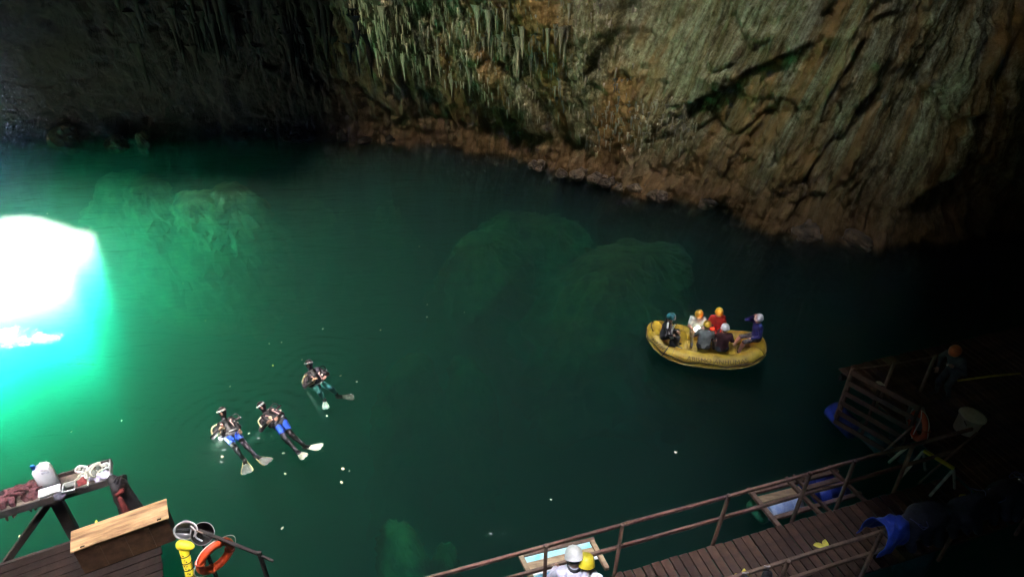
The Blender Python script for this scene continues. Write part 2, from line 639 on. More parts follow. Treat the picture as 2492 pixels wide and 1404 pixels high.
GZ_ = HOLE_Z - (HOLE_Z - 9.15) * shade_drop_l + (1.3 - 1.0 * shade_drop_l) * fbm(GX * 0.13, GY * 0.13, None, 4, 9) + 0.4 * fbm(GX * 0.5, GY * 0.5, None, 3, 19)
_c, _s = math.cos(HOLE_ROT), math.sin(HOLE_ROT)
hx_ = (GX - HOLE_C[0]) * _c + (GY - HOLE_C[1]) * _s
hy_ = -(GX - HOLE_C[0]) * _s + (GY - HOLE_C[1]) * _c
ang = np.arctan2(hy_, hx_)
rad_ = np.hypot(hx_ / HOLE_RX, hy_ / HOLE_RY)
edge = 1 + 0.16 * vnoise(np.cos(ang) * 1.6, np.sin(ang) * 1.6, None, 5) + 0.08 * vnoise(np.cos(ang) * 5, np.sin(ang) * 5, None, 8)
edge = edge * 1.06
inside = rad_ < edge
# pull grid vertices next to the rim onto it so that the rim is not a staircase
near = (rad_ < edge * 1.22)
pull = np.where(near & ~inside, 1, 0)
fac = np.where(pull == 1, edge / np.maximum(rad_, 1e-6), 1)
GXp = HOLE_C[0] + (GX - HOLE_C[0]) * fac; GYp = HOLE_C[1] + (GY - HOLE_C[1]) * fac
nc, nr = len(gx), len(gy)
ii = np.arange(nc * nr).reshape(nr, nc)
q4 = np.stack([ii[:-1, :-1], ii[:-1, 1:], ii[1:, 1:], ii[1:, :-1]], -1).reshape(-1, 4)
keep = ~inside.ravel()[q4].any(1)
ceiling = link_mesh('cave_ceiling', np.stack([GXp.ravel(), GYp.ravel(), GZ_.ravel()], -1), q4[keep][:, ::-1], M_DARKROCK, smooth=True)
tag(ceiling, 'rough limestone cave roof with a round skylight hole', None, None, 'structure')

# out-of-view rock bulge, added on the right to block the skylight
BZ_ = HOLE_Z - (HOLE_Z - low_r) * shade_drop_r + 0.25 * fbm(GX * 0.3, GY * 0.3, None, 4, 29) * shade_drop_r
keep = (shade_drop_r.ravel()[q4] > 0.004).any(1)
tag(link_mesh('cave_ceiling', np.stack([GX.ravel(), GY.ravel(), BZ_.ravel()], -1), q4[keep][:, ::-1], M_DARKROCK, smooth=True), 'unseen rock bulge added below the cave roof to shade the landing stage', None, None, 'structure')

# chimney above the hole, up to the daylight
th = np.linspace(0, 2 * math.pi, 72, endpoint=False)
ev = 1 + 0.16 * vnoise(np.cos(th) * 1.6, np.sin(th) * 1.6, None, 5) + 0.08 * vnoise(np.cos(th) * 5, np.sin(th) * 5, None, 8)
CV, CF = [], []
lv = np.linspace(HOLE_Z - 1.6, SHAFT_TOP, 9)
for j, zc in enumerate(lv):
    ax, ay = HOLE_C
    rj = ev * (1.10 + 0.05 * vnoise(np.cos(th) * 3, np.sin(th) * 3, th * 0 + zc * 0.4, 15))
    for a_, r_ in zip(th, rj):
        ex_, ey_ = math.cos(a_) * HOLE_RX * r_, math.sin(a_) * HOLE_RY * r_
        CV.append((ax + ex_ * _c - ey_ * _s, ay + ex_ * _s + ey_ * _c, zc))
for j in range(len(lv) - 1):
    for k in range(72):
        k2 = (k + 1) % 72
        CF.append((j * 72 + k, j * 72 + k2, (j + 1) * 72 + k2, (j + 1) * 72 + k))
tag(link_mesh('cave_chimney', CV, CF, M_DARKROCK, smooth=True), 'rock chimney leading from the cave roof to daylight', None, None, 'structure')

# lake bed
bx_ = np.linspace(-44, 36, 90); by_ = np.linspace(-18, 42, 70)
LX, LY = np.meshgrid(bx_, by_)
LZ = -22 + 3.0 * fbm(LX * 0.14, LY * 0.14, None, 5, 101)
nc, nr = len(bx_), len(by_)
ii = np.arange(nc * nr).reshape(nr, nc)
quads = np.stack([ii[:-1, :-1], ii[:-1, 1:], ii[1:, 1:], ii[1:, :-1]], -1).reshape(-1, 4)
tag(link_mesh('lake_bed', np.stack([LX.ravel(), LY.ravel(), LZ.ravel()], -1), quads, M_BED, smooth=True), 'deep uneven lake bed under green water', None, None, 'structure')

# ------------------------------------------------------------------ water: one closed body of turbid green water
m = bpy.data.materials.new('lake_water')
n, l = nodes_of(m)
n.clear()
wo = n.new('ShaderNodeOutputMaterial')
tr = n.new('ShaderNodeBsdfTransparent')
gl = n.new('ShaderNodeBsdfGlossy')
gl.inputs['Roughness'].default_value = 0.0
fr = n.new('ShaderNodeFresnel')
fr.inputs['IOR'].default_value = 1.33
mx = n.new('ShaderNodeMixShader')
tc = n.new('ShaderNodeTexCoord')


def wave(scale, stretch, rot, det):
    mp = n.new('ShaderNodeMapping')
    mp.inputs['Scale'].default_value = stretch
    mp.inputs['Rotation'].default_value = (0, 0, rot)
    l.new(tc.outputs['Object'], mp.inputs['Vector'])
    q = n.new('ShaderNodeTexNoise')
    q.inputs['Scale'].default_value = scale
    q.inputs['Detail'].default_value = det
    q.inputs['Distortion'].default_value = 0.6
    l.new(mp.outputs['Vector'], q.inputs['Vector'])
    return q.outputs['Fac']


w1 = wave(1.1, (0.55, 1.6, 1), R(18), 3)
w2 = wave(4.0, (0.7, 1.5, 1), R(-12), 4)
ad = n.new('ShaderNodeMath'); ad.operation = 'MULTIPLY_ADD'
l.new(w2, ad.inputs[0]); ad.inputs[1].default_value = 0.28; l.new(w1, ad.inputs[2])
hsum = ad.outputs[0]
for rx_, ry_, amp, reach in [(*at(541, 1040, 0).xy, 0.5, 2.6), (*at(655, 1020, 0).xy, 0.5, 2.4), (*at(765, 915, 0).xy, 0.45, 2.4), (*at(1716, 880, 0).xy, 0.35, 4.0)]:
    mp = n.new('ShaderNodeMapping')
    mp.inputs['Location'].default_value = (-rx_, -ry_, 0)
    l.new(tc.outputs['Object'], mp.inputs['Vector'])
    wv = n.new('ShaderNodeTexWave')
    wv.wave_type = 'RINGS'
    wv.rings_direction = 'Z'
    wv.inputs['Scale'].default_value = 0.85
    wv.inputs['Distortion'].default_value = 2.5
    wv.inputs['Detail'].default_value = 2
    l.new(mp.outputs['Vector'], wv.inputs['Vector'])
    ln = n.new('ShaderNodeVectorMath'); ln.operation = 'LENGTH'
    l.new(mp.outputs['Vector'], ln.inputs[0])
    mr = n.new('ShaderNodeMapRange')
    mr.inputs['From Min'].default_value = 0.3
    mr.inputs['From Max'].default_value = reach
    mr.inputs['To Min'].default_value = amp
    mr.inputs['To Max'].default_value = 0.0
    l.new(ln.outputs['Value'], mr.inputs['Value'])
    mu = n.new('ShaderNodeMath'); mu.operation = 'MULTIPLY_ADD'
    l.new(wv.outputs['Fac'], mu.inputs[0]); l.new(mr.outputs['Result'], mu.inputs[1]); l.new(hsum, mu.inputs[2])
    hsum = mu.outputs[0]
bp = n.new('ShaderNodeBump')
bp.inputs['Strength'].default_value = 0.75
bp.inputs['Distance'].default_value = 0.12
l.new(hsum, bp.inputs['Height'])
l.new(bp.outputs['Normal'], gl.inputs['Normal'])
l.new(bp.outputs['Normal'], fr.inputs['Normal'])
l.new(fr.outputs[0], mx.inputs[0])
l.new(tr.outputs[0], mx.inputs[1])
l.new(gl.outputs[0], mx.inputs[2])
l.new(mx.outputs[0], wo.inputs['Surface'])
sc = n.new('ShaderNodeVolumeScatter')
sc.inputs['Color'].default_value = (0.85, 0.95, 0.82, 1)
sc.inputs['Density'].default_value = 0.041
sc.inputs['Anisotropy'].default_value = 0.35
ab = n.new('ShaderNodeVolumeAbsorption')
ab.inputs['Color'].default_value = (0.50, 0.85, 0.82, 1)
ab.inputs['Density'].default_value = 0.86
av = n.new('ShaderNodeAddShader')
l.new(sc.outputs[0], av.inputs[0]); l.new(ab.outputs[0], av.inputs[1])
l.new(av.outputs[0], wo.inputs['Volume'])
bm = box_bm(80, 60, 27, (-3, 13, -13.5))
water = bm_obj('lake_water', bm, m)
tag(water, 'still green lake water filling the cave floor', None, None, 'structure')


# ------------------------------------------------------------------ misty air in the chamber
m = bpy.data.materials.new('misty_air')
n, l = nodes_of(m)
n.clear()
ho = n.new('ShaderNodeOutputMaterial')
pv = n.new('ShaderNodeVolumePrincipled')
pv.inputs['Color'].default_value = (0.30, 0.42, 1.0, 1)
pv.inputs['Density'].default_value = 0.00006
pv.inputs['Anisotropy'].default_value = 0.0
l.new(pv.outputs[0], ho.inputs['Volume'])
haze = bm_obj('haze', box_bm(96, 76, 92, (-4, 13, 16)), m)
tag(haze, 'thin mist hanging in the cave air', None, None, 'stuff')

# ================================================================== stalactites (parts of the wall), boulders, drowned pinnacles
M_CALC = mat('stalactite_calcite', (0.34, 0.28, 0.14), 0.75, 0.3, 3.0, 0.6, bscale=14, stretch=(1, 1, 0.25))


def stalactite_mesh(seed):
    r = random.Random(seed)
    n, rows = 9, 9
    V, Fc = [], []
    bend = (r.uniform(-0.05, 0.05), r.uniform(-0.05, 0.05))
    for j in range(rows):
        t = j / (rows - 1)
        rad = (1 - t) ** (0.6 + 0.5 * (seed % 3) / 2) * (1 + 0.22 * math.sin(t * (9 + 3 * (seed % 4)) + seed)) + 0.05 + 0.9 * max(0, 0.18 - t) / 0.18
        for k in range(n):
            a = 2 * math.pi * k / n
            f = 1 + 0.22 * math.sin(3 * a + seed * 1.7) + r.uniform(-0.08, 0.08)
            V.append((math.cos(a) * rad * f + bend[0] * 8 * t * t, math.sin(a) * rad * f + bend[1] * 8 * t * t, -t))
    for j in range(rows - 1):
        for k in range(n):
            k2 = (k + 1) % n
            Fc.append((j * n + k, (j + 1) * n + k, (j + 1) * n + k2, j * n + k2))
    Fc.append(tuple((rows - 1) * n + k for k in range(n)))
    me = bpy.data.meshes.new('stalactite')
    me.from_pydata(V, [], Fc)
    me.materials.append(M_CALC)
    me.polygons.foreach_set('use_smooth', np.ones(len(me.polygons), dtype=bool))
    me.update()
    return me


ST = [stalactite_mesh(i) for i in range(7)]


M_SHADE = mat('painted_shade_rock', (0.010, 0.008, 0.005), 0.9, 0.3, 3.0, 0.6, bscale=14, spec=0.05)  # near black: shade of the far left painted into the rock colour
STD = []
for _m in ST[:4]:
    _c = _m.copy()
    _c.materials[0] = M_SHADE
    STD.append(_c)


def hang(px, py, length, rad, dark=False):
    s_, z_ = wall_px(px, py, 1.2)
    X, Y, Z = wall_points(np.array([s_]), np.array([z_]))
    o = bpy.data.objects.new('stalactite', rng.choice(STD if dark else ST))
    x, y, nx, ny = shore_at(np.array([s_]))
    inn = rng.uniform(-0.12, 0.05)
    o.location = (X[0] + nx[0] * inn, Y[0] + ny[0] * inn, z_ + 0.15)
    o.scale = (rad, rad * rng.uniform(0.8, 1.2), length)
    o.rotation_euler = (rng.uniform(-0.03, 0.03), rng.uniform(-0.03, 0.03), rng.uniform(0, 6.28))
    COL.objects.link(o)
    o.parent = cave_wall


clusters = [(rng.uniform(890, 1470), rng.uniform(-10, 240)) for _ in range(34)]
for i in range(185):
    c = rng.choice(clusters)
    px, py = c[0] + rng.gauss(0, 26), c[1] + rng.gauss(0, 14)
    if px > 1480 or py > 120 + (px - 860) * 0.42:
        px, py = rng.uniform(930, 1470), rng.uniform(-10, 110)
    L = rng.choice([0.3, 0.4, 0.5, 0.6, 0.8, 1.1]) * rng.uniform(0.7, 1.2)
    hang(px, py, L, 0.025 + 0.06 * L * rng.uniform(0.5, 1.5))
for i in range(45):
    hang(rng.uniform(1395, 1640), rng.uniform(285, 372), rng.uniform(0.25, 0.75), rng.uniform(0.03, 0.065))
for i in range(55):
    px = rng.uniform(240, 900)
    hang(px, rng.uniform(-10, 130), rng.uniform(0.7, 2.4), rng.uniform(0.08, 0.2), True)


# a dense fringe of finger sized drips between the larger ones, too many to tell apart
spots_ = []
for i in range(900):
    if i < 640:
        px, py = rng.uniform(860, 1500), rng.uniform(-30, 300)
        if py > 120 + (px - 860) * 0.42:
            py = rng.uniform(-30, 120)
    elif i < 780:
        px, py = rng.uniform(1380, 1660), rng.uniform(270, 400)
    else:
        px, py = rng.uniform(300, 900), rng.uniform(-20, 180)
    spots_.append(wall_px(px, py, 1.2))
X, Y, Z = wall_points(np.array([q_[0] for q_ in spots_]), np.array([q_[1] for q_ in spots_]))
parts_, partsd_ = [], []
for i in range(900):
    L, r0 = rng.uniform(0.15, 0.55), rng.uniform(0.018, 0.05)
    c_ = Vector((X[i], Y[i] + 0.05, Z[i] + 0.08))
    (parts_ if i < 780 else partsd_).append(tube_data([c_, c_ - Vector((rng.uniform(-.01, .01), 0.03, L * 0.5)), c_ - Vector((0, 0.03, L))], [r0 * 1.5, r0 * 0.8, r0 * 0.25], 6))
fringe = link_mesh('stalactite_fringe', *join(parts_), M_CALC, cave_wall, True)
fringe['kind'] = 'stuff'
link_mesh('stalactite_fringe', *join(partsd_), M_SHADE, cave_wall, True)['kind'] = 'stuff'


def blob_data(rx, ry, rz, seed, n=20, m=12, rough=0.28, freq=1.6):
    V, Fc = [], []
    for j in range(m + 1):
        ph = math.pi * j / m
        for k in range(n):
            a = 2 * math.pi * k / n
            V.append((math.sin(ph) * math.cos(a), math.sin(ph) * math.sin(a), math.cos(ph)))
    V = np.array(V)
    d = 1 + rough * fbm(V[:, 0] * freq + seed * 3.1, V[:, 1] * freq, V[:, 2] * freq, 4, seed)
    V = V * d[:, None] * np.array([rx, ry, rz])
    for j in range(m):
        for k in range(n):
            k2 = (k + 1) % n
            Fc.append((j * n + k, (j + 1) * n + k, (j + 1) * n + k2, j * n + k2))
    return V, Fc


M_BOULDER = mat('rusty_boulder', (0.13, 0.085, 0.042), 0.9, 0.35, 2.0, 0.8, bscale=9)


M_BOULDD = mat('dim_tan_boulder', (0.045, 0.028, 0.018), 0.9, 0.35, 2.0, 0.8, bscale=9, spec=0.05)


def boulder(px, py, rx, ry, rz, seed, label, group=None, z=0.0, m_=None, name='boulder', cat='rock'):
    p = at(px, py, z)
    V, Fc = blob_data(rx, ry, rz, seed, rough=0.55, freq=1.4)
    o = link_mesh(name, V, Fc, m_ or M_BOULDER, smooth=False)
    o.location = (p.x, p.y, z + rz * 0.25)
    o.rotation_euler = (0, 0, seed * 1.3)
    return tag(o, label, cat, group)


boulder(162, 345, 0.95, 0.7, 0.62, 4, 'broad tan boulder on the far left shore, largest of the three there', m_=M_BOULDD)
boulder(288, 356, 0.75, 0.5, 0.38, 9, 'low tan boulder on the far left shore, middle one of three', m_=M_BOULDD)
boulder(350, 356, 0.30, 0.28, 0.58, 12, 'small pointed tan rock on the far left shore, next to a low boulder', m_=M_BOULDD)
boulder(1968, 566, 0.75, 0.5, 0.42, 15, 'pale ochre boulder at the waterline under the right-hand cave wall')
boulder(2085, 590, 0.6, 0.45, 0.35, 21, 'dark boulder at the waterline just right of the pale ochre boulder')
boulder(1722, 492, 0.5, 0.4, 0.35, 25, 'tan rock at the foot of the sloping rib in the cave wall')
for i in range(44):
    t_ = rng.random()
    px = 1290 + 330 * t_
    py = 404 + 78 * t_ + rng.uniform(-12, 5)
    sz = rng.uniform(0.10, 0.26)
    boulder(px, py, sz * 1.3, sz, sz * 0.9, 40 + i, 'fist to head sized rusty rock in the rubble at the wall foot', 'rubble rocks at the foot of the cave wall', z=rng.uniform(0.0, 0.25), name='rubble_rock')
for i in range(26):
    t_ = rng.random()
    boulder(540 + 440 * t_, 335 + 6 * t_ + rng.uniform(-16, 8), rng.uniform(0.2, 0.45), 0.25, rng.uniform(0.15, 0.3), 140 + i,
            'reddish brown rock on the dark far shore bank', 'rocks on the dark far shore', m_=M_SHADE, z=rng.uniform(0, 0.35), name='shore_rock')


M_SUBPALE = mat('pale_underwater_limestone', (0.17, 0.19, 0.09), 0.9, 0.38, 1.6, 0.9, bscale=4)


def pinnacle(px, py, depth, r, label, seed, tall=6.0):
    """A drowned heap of broken rock whose top lies under the surface."""
    depth = depth * 0.75 if px < 700 else depth + 0.45
    p = at(px, py, -depth)
    n, rows = 56, 34
    V, Fc = [], []
    th_ = np.linspace(0, 2 * math.pi, n, endpoint=False)
    rs_ = random.Random(seed)
    ex_, rot_ = rs_.uniform(0.75, 1.35), rs_.uniform(0, 3.1)
    for j in range(rows):
        t = j / (rows - 1)
        zz_ = -depth - tall * t ** 2.5
        rad = r * (0.02 + 1.55 * t ** 0.55 + 0.8 * t * t)
        cx_, sx_ = np.cos(th_), np.sin(th_)
        nz = 1 + 0.42 * fbm(cx_ * 1.3 + seed, sx_ * 1.3, th_ * 0 + zz_ * 0.55, 5, seed, 0.6)
        nz = nz + 0.16 * np.round(2.2 * fbm(cx_ * 2.2 + seed, sx_ * 2.2, th_ * 0 + zz_ * 1.3, 3, seed + 5))
        zo = 0.30 * r * min(1, t * 3) * fbm(cx_ * (0.4 + t * 1.6) + seed, sx_ * (0.4 + t * 1.6), th_ * 0, 4, seed + 9)
        for a, q, zq in zip(th_, nz, zo):
            x_, y_ = math.cos(a) * rad * q * ex_, math.sin(a) * rad * q / ex_
            V.append((x_ * math.cos(rot_) - y_ * math.sin(rot_), x_ * math.sin(rot_) + y_ * math.cos(rot_), zz_ + zq))
    for j in range(rows - 1):
        for k in range(n):
            k2 = (k + 1) % n
            Fc.append((j * n + k, (j + 1) * n + k, (j + 1) * n + k2, j * n + k2))
    Fc.append(tuple(range(n)))
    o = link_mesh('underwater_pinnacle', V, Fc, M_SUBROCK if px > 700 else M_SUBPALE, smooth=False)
    o.location = (p.x, p.y - r * 0.15, 0)
    return tag(o, label, 'underwater rock', 'drowned rock pinnacles in the lake')


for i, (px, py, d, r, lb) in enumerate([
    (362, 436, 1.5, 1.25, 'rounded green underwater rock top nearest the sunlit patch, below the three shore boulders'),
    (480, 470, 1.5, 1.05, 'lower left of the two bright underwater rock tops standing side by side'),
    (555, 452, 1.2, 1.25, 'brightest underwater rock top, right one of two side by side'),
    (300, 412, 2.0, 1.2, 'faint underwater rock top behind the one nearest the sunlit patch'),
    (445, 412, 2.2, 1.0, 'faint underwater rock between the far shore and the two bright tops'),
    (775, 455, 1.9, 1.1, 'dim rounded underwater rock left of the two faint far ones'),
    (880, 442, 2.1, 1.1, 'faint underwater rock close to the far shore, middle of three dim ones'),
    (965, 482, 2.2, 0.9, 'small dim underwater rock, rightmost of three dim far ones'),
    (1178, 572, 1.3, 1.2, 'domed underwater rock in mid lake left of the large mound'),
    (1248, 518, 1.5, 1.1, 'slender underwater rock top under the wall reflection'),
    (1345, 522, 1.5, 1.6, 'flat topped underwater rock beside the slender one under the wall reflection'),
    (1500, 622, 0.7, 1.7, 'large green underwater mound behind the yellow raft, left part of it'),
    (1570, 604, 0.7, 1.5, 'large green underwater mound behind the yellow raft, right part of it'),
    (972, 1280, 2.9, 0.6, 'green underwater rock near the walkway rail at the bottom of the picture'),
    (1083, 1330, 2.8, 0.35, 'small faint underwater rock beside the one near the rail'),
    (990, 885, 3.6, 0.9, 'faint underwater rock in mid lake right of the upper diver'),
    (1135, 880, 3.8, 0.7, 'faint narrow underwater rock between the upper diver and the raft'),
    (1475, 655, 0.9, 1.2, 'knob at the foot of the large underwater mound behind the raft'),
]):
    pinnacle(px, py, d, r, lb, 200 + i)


# ------------------------------------------------------------------ pale film, added to whiten the sunlit corner of the lake
m = bpy.data.materials.new('whitening_film')
n, l = nodes_of(m)
b = n['Principled BSDF']
b.inputs['Base Color'].default_value = (0.55, 0.56, 0.50, 1)
b.inputs['Roughness'].default_value = 0.8
tc = n.new('ShaderNodeTexCoord')
mp = n.new('ShaderNodeMapping')
mp.inputs['Scale'].default_value = (0.55, 0.95, 1)
mp.inputs['Rotation'].default_value = (0, 0, R(-12))
l.new(tc.outputs['Object'], mp.inputs['Vector'])
nz = n.new('ShaderNodeTexNoise')
nz.inputs['Scale'].default_value = 0.75
nz.inputs['Detail'].default_value = 9
nz.inputs['Roughness'].default_value = 0.66
nz.inputs['Distortion'].default_value = 1.1
l.new(mp.outputs['Vector'], nz.inputs['Vector'])
at_ = n.new('ShaderNodeAttribute')
at_.attribute_name = 'cover'
ma = n.new('ShaderNodeMath'); ma.operation = 'ADD'
l.new(nz.outputs['Fac'], ma.inputs[0]); l.new(at_.outputs['Fac'], ma.inputs[1])
rp = n.new('ShaderNodeValToRGB')
rp.color_ramp.elements[0].position = 0.80
rp.color_ramp.elements[0].color = (0, 0, 0, 1)
rp.color_ramp.elements[1].position = 0.98
rp.color_ramp.elements[1].color = (0.8, 0.8, 0.8, 1)
l.new(ma.outputs[0], rp.inputs['Fac'])
l.new(rp.outputs['Color'], b.inputs['Alpha'])
V, Fc, cv = [], [], []
sx0, sx1, sy0, sy1 = -24.0, -9.5, 12.5, 22.5
NXs, NYs = 60, 44
for j in range(NYs):
    for i in range(NXs):
        x_ = sx0 + (sx1 - sx0) * i / (NXs - 1); y_ = sy0 + (sy1 - sy0) * j / (NYs - 1)
        V.append((x_, y_, 0.008))
        c_ = -0.5
        for cx_, cy_, rx_, ry_, k_ in ((-15.0, 15.8, 2.6, 0.95, 0.48), (-16.6, 17.2, 2.0, 0.7, 0.42), (-12.4, 14.4, 1.7, 0.8, 0.30), (-18.0, 19.2, 2.6, 1.2, 0.36)):
            d_ = math.hypot((x_ - cx_) / rx_, (y_ - cy_ - 0.12 * (x_ - cx_)) / ry_)
            c_ = max(c_, k_ - 0.42 * d_ * d_)
        cv.append(max(c_, -0.5))
for j in range(NYs - 1):
    for i in range(NXs - 1):
        i0 = j * NXs + i
        if max(cv[i0], cv[i0 + 1], cv[i0 + NXs], cv[i0 + NXs + 1]) > -0.2:
            Fc.append((i0, i0 + 1, i0 + NXs + 1, i0 + NXs))
white_film = link_mesh('whitening_film', V, Fc, m)
at2 = white_film.data.attributes.new('cover', 'FLOAT', 'POINT')
at2.data.foreach_set('value', np.array(cv, dtype=np.float32))
tag(white_film, 'pale film added in patches to whiten the sunlit water', None, None, 'stuff')

# ================================================================== people
def surface_nets(F, org, h):
    neg = F < 0
    nx, ny, nz = F.shape
    acc = np.zeros((nx - 1, ny - 1, nz - 1, 3)); cnt = np.zeros((nx - 1, ny - 1, nz - 1))
    for ax in range(3):
        for b in (0, 1):
            for c in (0, 1):
                o1, o2 = [0, 0, 0], [0, 0, 0]
                oth = [q for q in range(3) if q != ax]
                o1[oth[0]] = o2[oth[0]] = b
                o1[oth[1]] = o2[oth[1]] = c
                o2[ax] = 1
                sl = lambda o: F[o[0]:nx - 1 + o[0], o[1]:ny - 1 + o[1], o[2]:nz - 1 + o[2]]
                f1, f2 = sl(o1), sl(o2)
                cr = (f1 < 0) != (f2 < 0)
                t = np.where(cr, f1 / np.where(cr, f1 - f2, 1), 0)
                for q in range(3):
                    acc[..., q] += np.where(cr, o1[q] + (t if q == ax else 0), 0)
                cnt += cr
    m = cnt > 0
    idx = -np.ones(m.shape, dtype=np.int64)
    idx[m] = np.arange(m.sum())
    I = np.argwhere(m)
    V = (I + acc[m] / cnt[m][:, None]) * h + org
    Q = []
    for ax in range(3):
        a, b = [(1, 2), (2, 0), (0, 1)][ax]
        s0 = [slice(1, n_ - 1) for n_ in F.shape]; s1 = list(s0)
        s0[ax] = slice(0, F.shape[ax] - 1); s1[ax] = slice(1, F.shape[ax])
        cr = neg[tuple(s0)] != neg[tuple(s1)]
        P = np.argwhere(cr)
        if len(P) == 0:
            continue
        base = P.copy()
        for q in range(3):
            if q != ax:
                base[:, q] += 1
        flip = neg[tuple(s0)][cr]
        c = []
        for da, db in ((0, 0), (-1, 0), (-1, -1), (0, -1)):
            p = base.copy(); p[:, a] += da; p[:, b] += db
            c.append(idx[p[:, 0], p[:, 1], p[:, 2]])
        q4 = np.stack(c, -1)
        q4 = np.where(flip[:, None], q4, q4[:, ::-1])
        Q.append(q4)
    return V, np.concatenate(Q)


def capsule_field(P, segs, k):
    """Smooth union of tapered capsules; also returns which capsule is nearest."""
    best = np.full(P.shape[0], 1e9); tagi = np.zeros(P.shape[0], dtype=np.int32)
    acc = np.zeros(P.shape[0])
    for a, b, ra, rb, mi in segs:
        a = np.array(a, float); b = np.array(b, float)
        ab = b - a
        L2 = max(ab @ ab, 1e-9)
        t = np.clip((P - a) @ ab / L2, 0, 1)
        d = np.linalg.norm(P - a - t[:, None] * ab, axis=1) - (ra + (rb - ra) * t)
        acc += np.exp(-np.clip(d, -1.0, 2.0) / k)
        up = d < best
        best[up] = d[up]; tagi[up] = mi
    return -k * np.log(acc + 1e-300), tagi


def solid(segs, h=0.02, k=0.014):
    pts = np.array([s[0] for s in segs] + [s[1] for s in segs], float)
    rad = max(max(s[2], s[3]) for s in segs) + 3 * h
    lo, hi = pts.min(0) - rad, pts.max(0) + rad
    n = np.ceil((hi - lo) / h).astype(int) + 1
    ax = [lo[i] + np.arange(n[i]) * h for i in range(3)]
    G = np.stack(np.meshgrid(*ax, indexing='ij'), -1).reshape(-1, 3)
    F, _ = capsule_field(G, segs, k)
    V, Q = surface_nets(F.reshape(n), lo, h)
    _, tg = capsule_field(V[Q].mean(1), segs, k)
    return V, Q, tg


def ik(a, c, l1, l2, pole):
    a, c, pole = Vector(a), Vector(c), Vector(pole)
    d = c - a
    D = min(d.length, (l1 + l2) * 0.998)
    d.normalize()
    c = a + d * D
    x = (l1 * l1 - l2 * l2 + D * D) / (2 * D)
    y = math.sqrt(max(l1 * l1 - x * x, 0))
    p = pole - d * pole.dot(d)
    p = p.normalized() if p.length > 1e-6 else Vector((0, 0, 1))
    return a + d * x + p * y, c


def hand_data(wrist, d, nrm, side, sc=1.0, curl=0.7):
    """Palm and five bent fingers; d points along the palm, nrm out of its back."""
    d = Vector(d).normalized()
    nrm = Vector(nrm)
    nrm = (nrm - d * nrm.dot(d)).normalized()
    s = d.cross(nrm).normalized() * side
    w = Vector(wrist)
    parts = [tube_data([w - d * 0.02 * sc, w + d * 0.03 * sc, w + d * 0.085 * sc, w + d * 0.10 * sc], [0.026 * sc, 0.036 * sc, 0.040 * sc, 0.028 * sc], 8)]
    for f, (off, L) in enumerate([(-0.030, 0.070), (-0.010, 0.082), (0.010, 0.078), (0.029, 0.060)]):
        b = w + d * 0.088 * sc + s * off * sc
        m1 = b + (d * math.cos(curl * 0.5) - nrm * math.sin(curl * 0.5)) * L * 0.5 * sc
        e = m1 + (d * math.cos(curl * 1.5) - nrm * math.sin(curl * 1.5)) * L * 0.5 * sc
        parts.append(tube_data([b, m1, e], [0.0098 * sc, 0.009 * sc, 0.007 * sc], 6))
    b = w + d * 0.035 * sc - s * 0.032 * sc
    m1 = b + (d * 0.6 - s * 0.7 - nrm * 0.3).normalized() * 0.035 * sc
    e = m1 + (d * 0.85 - s * 0.15 - nrm * 0.5).normalized() * 0.032 * sc
    parts.append(tube_data([b, m1, e], [0.012 * sc, 0.0105 * sc, 0.008 * sc], 6))
    return join(parts)


def ball_data(c, r, n=8, m=6, sc=(1, 1, 1)):
    c = Vector(c)
    V, Fc = [], []
    for j in range(m + 1):
        ph = math.pi * j / m
        for k in range(n):
            a = 2 * math.pi * k / n
            V.append(c + Vector((math.sin(ph) * math.cos(a) * r * sc[0], math.sin(ph) * math.sin(a) * r * sc[1], math.cos(ph) * r * sc[2])))
    for j in range(m):
        for k in range(n):
            k2 = (k + 1) % n
            Fc.append((j * n + k, (j + 1) * n + k, (j + 1) * n + k2, j * n + k2))
    return V, Fc


M_SKIN = mat('skin', (0.42, 0.24, 0.16), 0.55, 0.08, 8, 0.05)
M_EYE = mat('dark_eye', (0.02, 0.015, 0.012), 0.2, 0.05, 5, 0)
M_LIP = mat('lips', (0.32, 0.12, 0.10), 0.5, 0.05, 5, 0)
M_HAIR = mat('dark_hair', (0.025, 0.017, 0.012), 0.5, 0.2, 30, 0.3)
M_STRAP = mat('black_webbing', (0.018, 0.018, 0.02), 0.7, 0.2, 40, 0.2)
SKIN, TOP, LEGS, SHOE, EYE, LIP, HAIR = range(7)


def basis(fwd, up):
    f = Vector(fwd).normalized()
    u = Vector(up)
    u = (u - f * u.dot(f)).normalized()
    r_ = f.cross(u)
    return f, u, r_


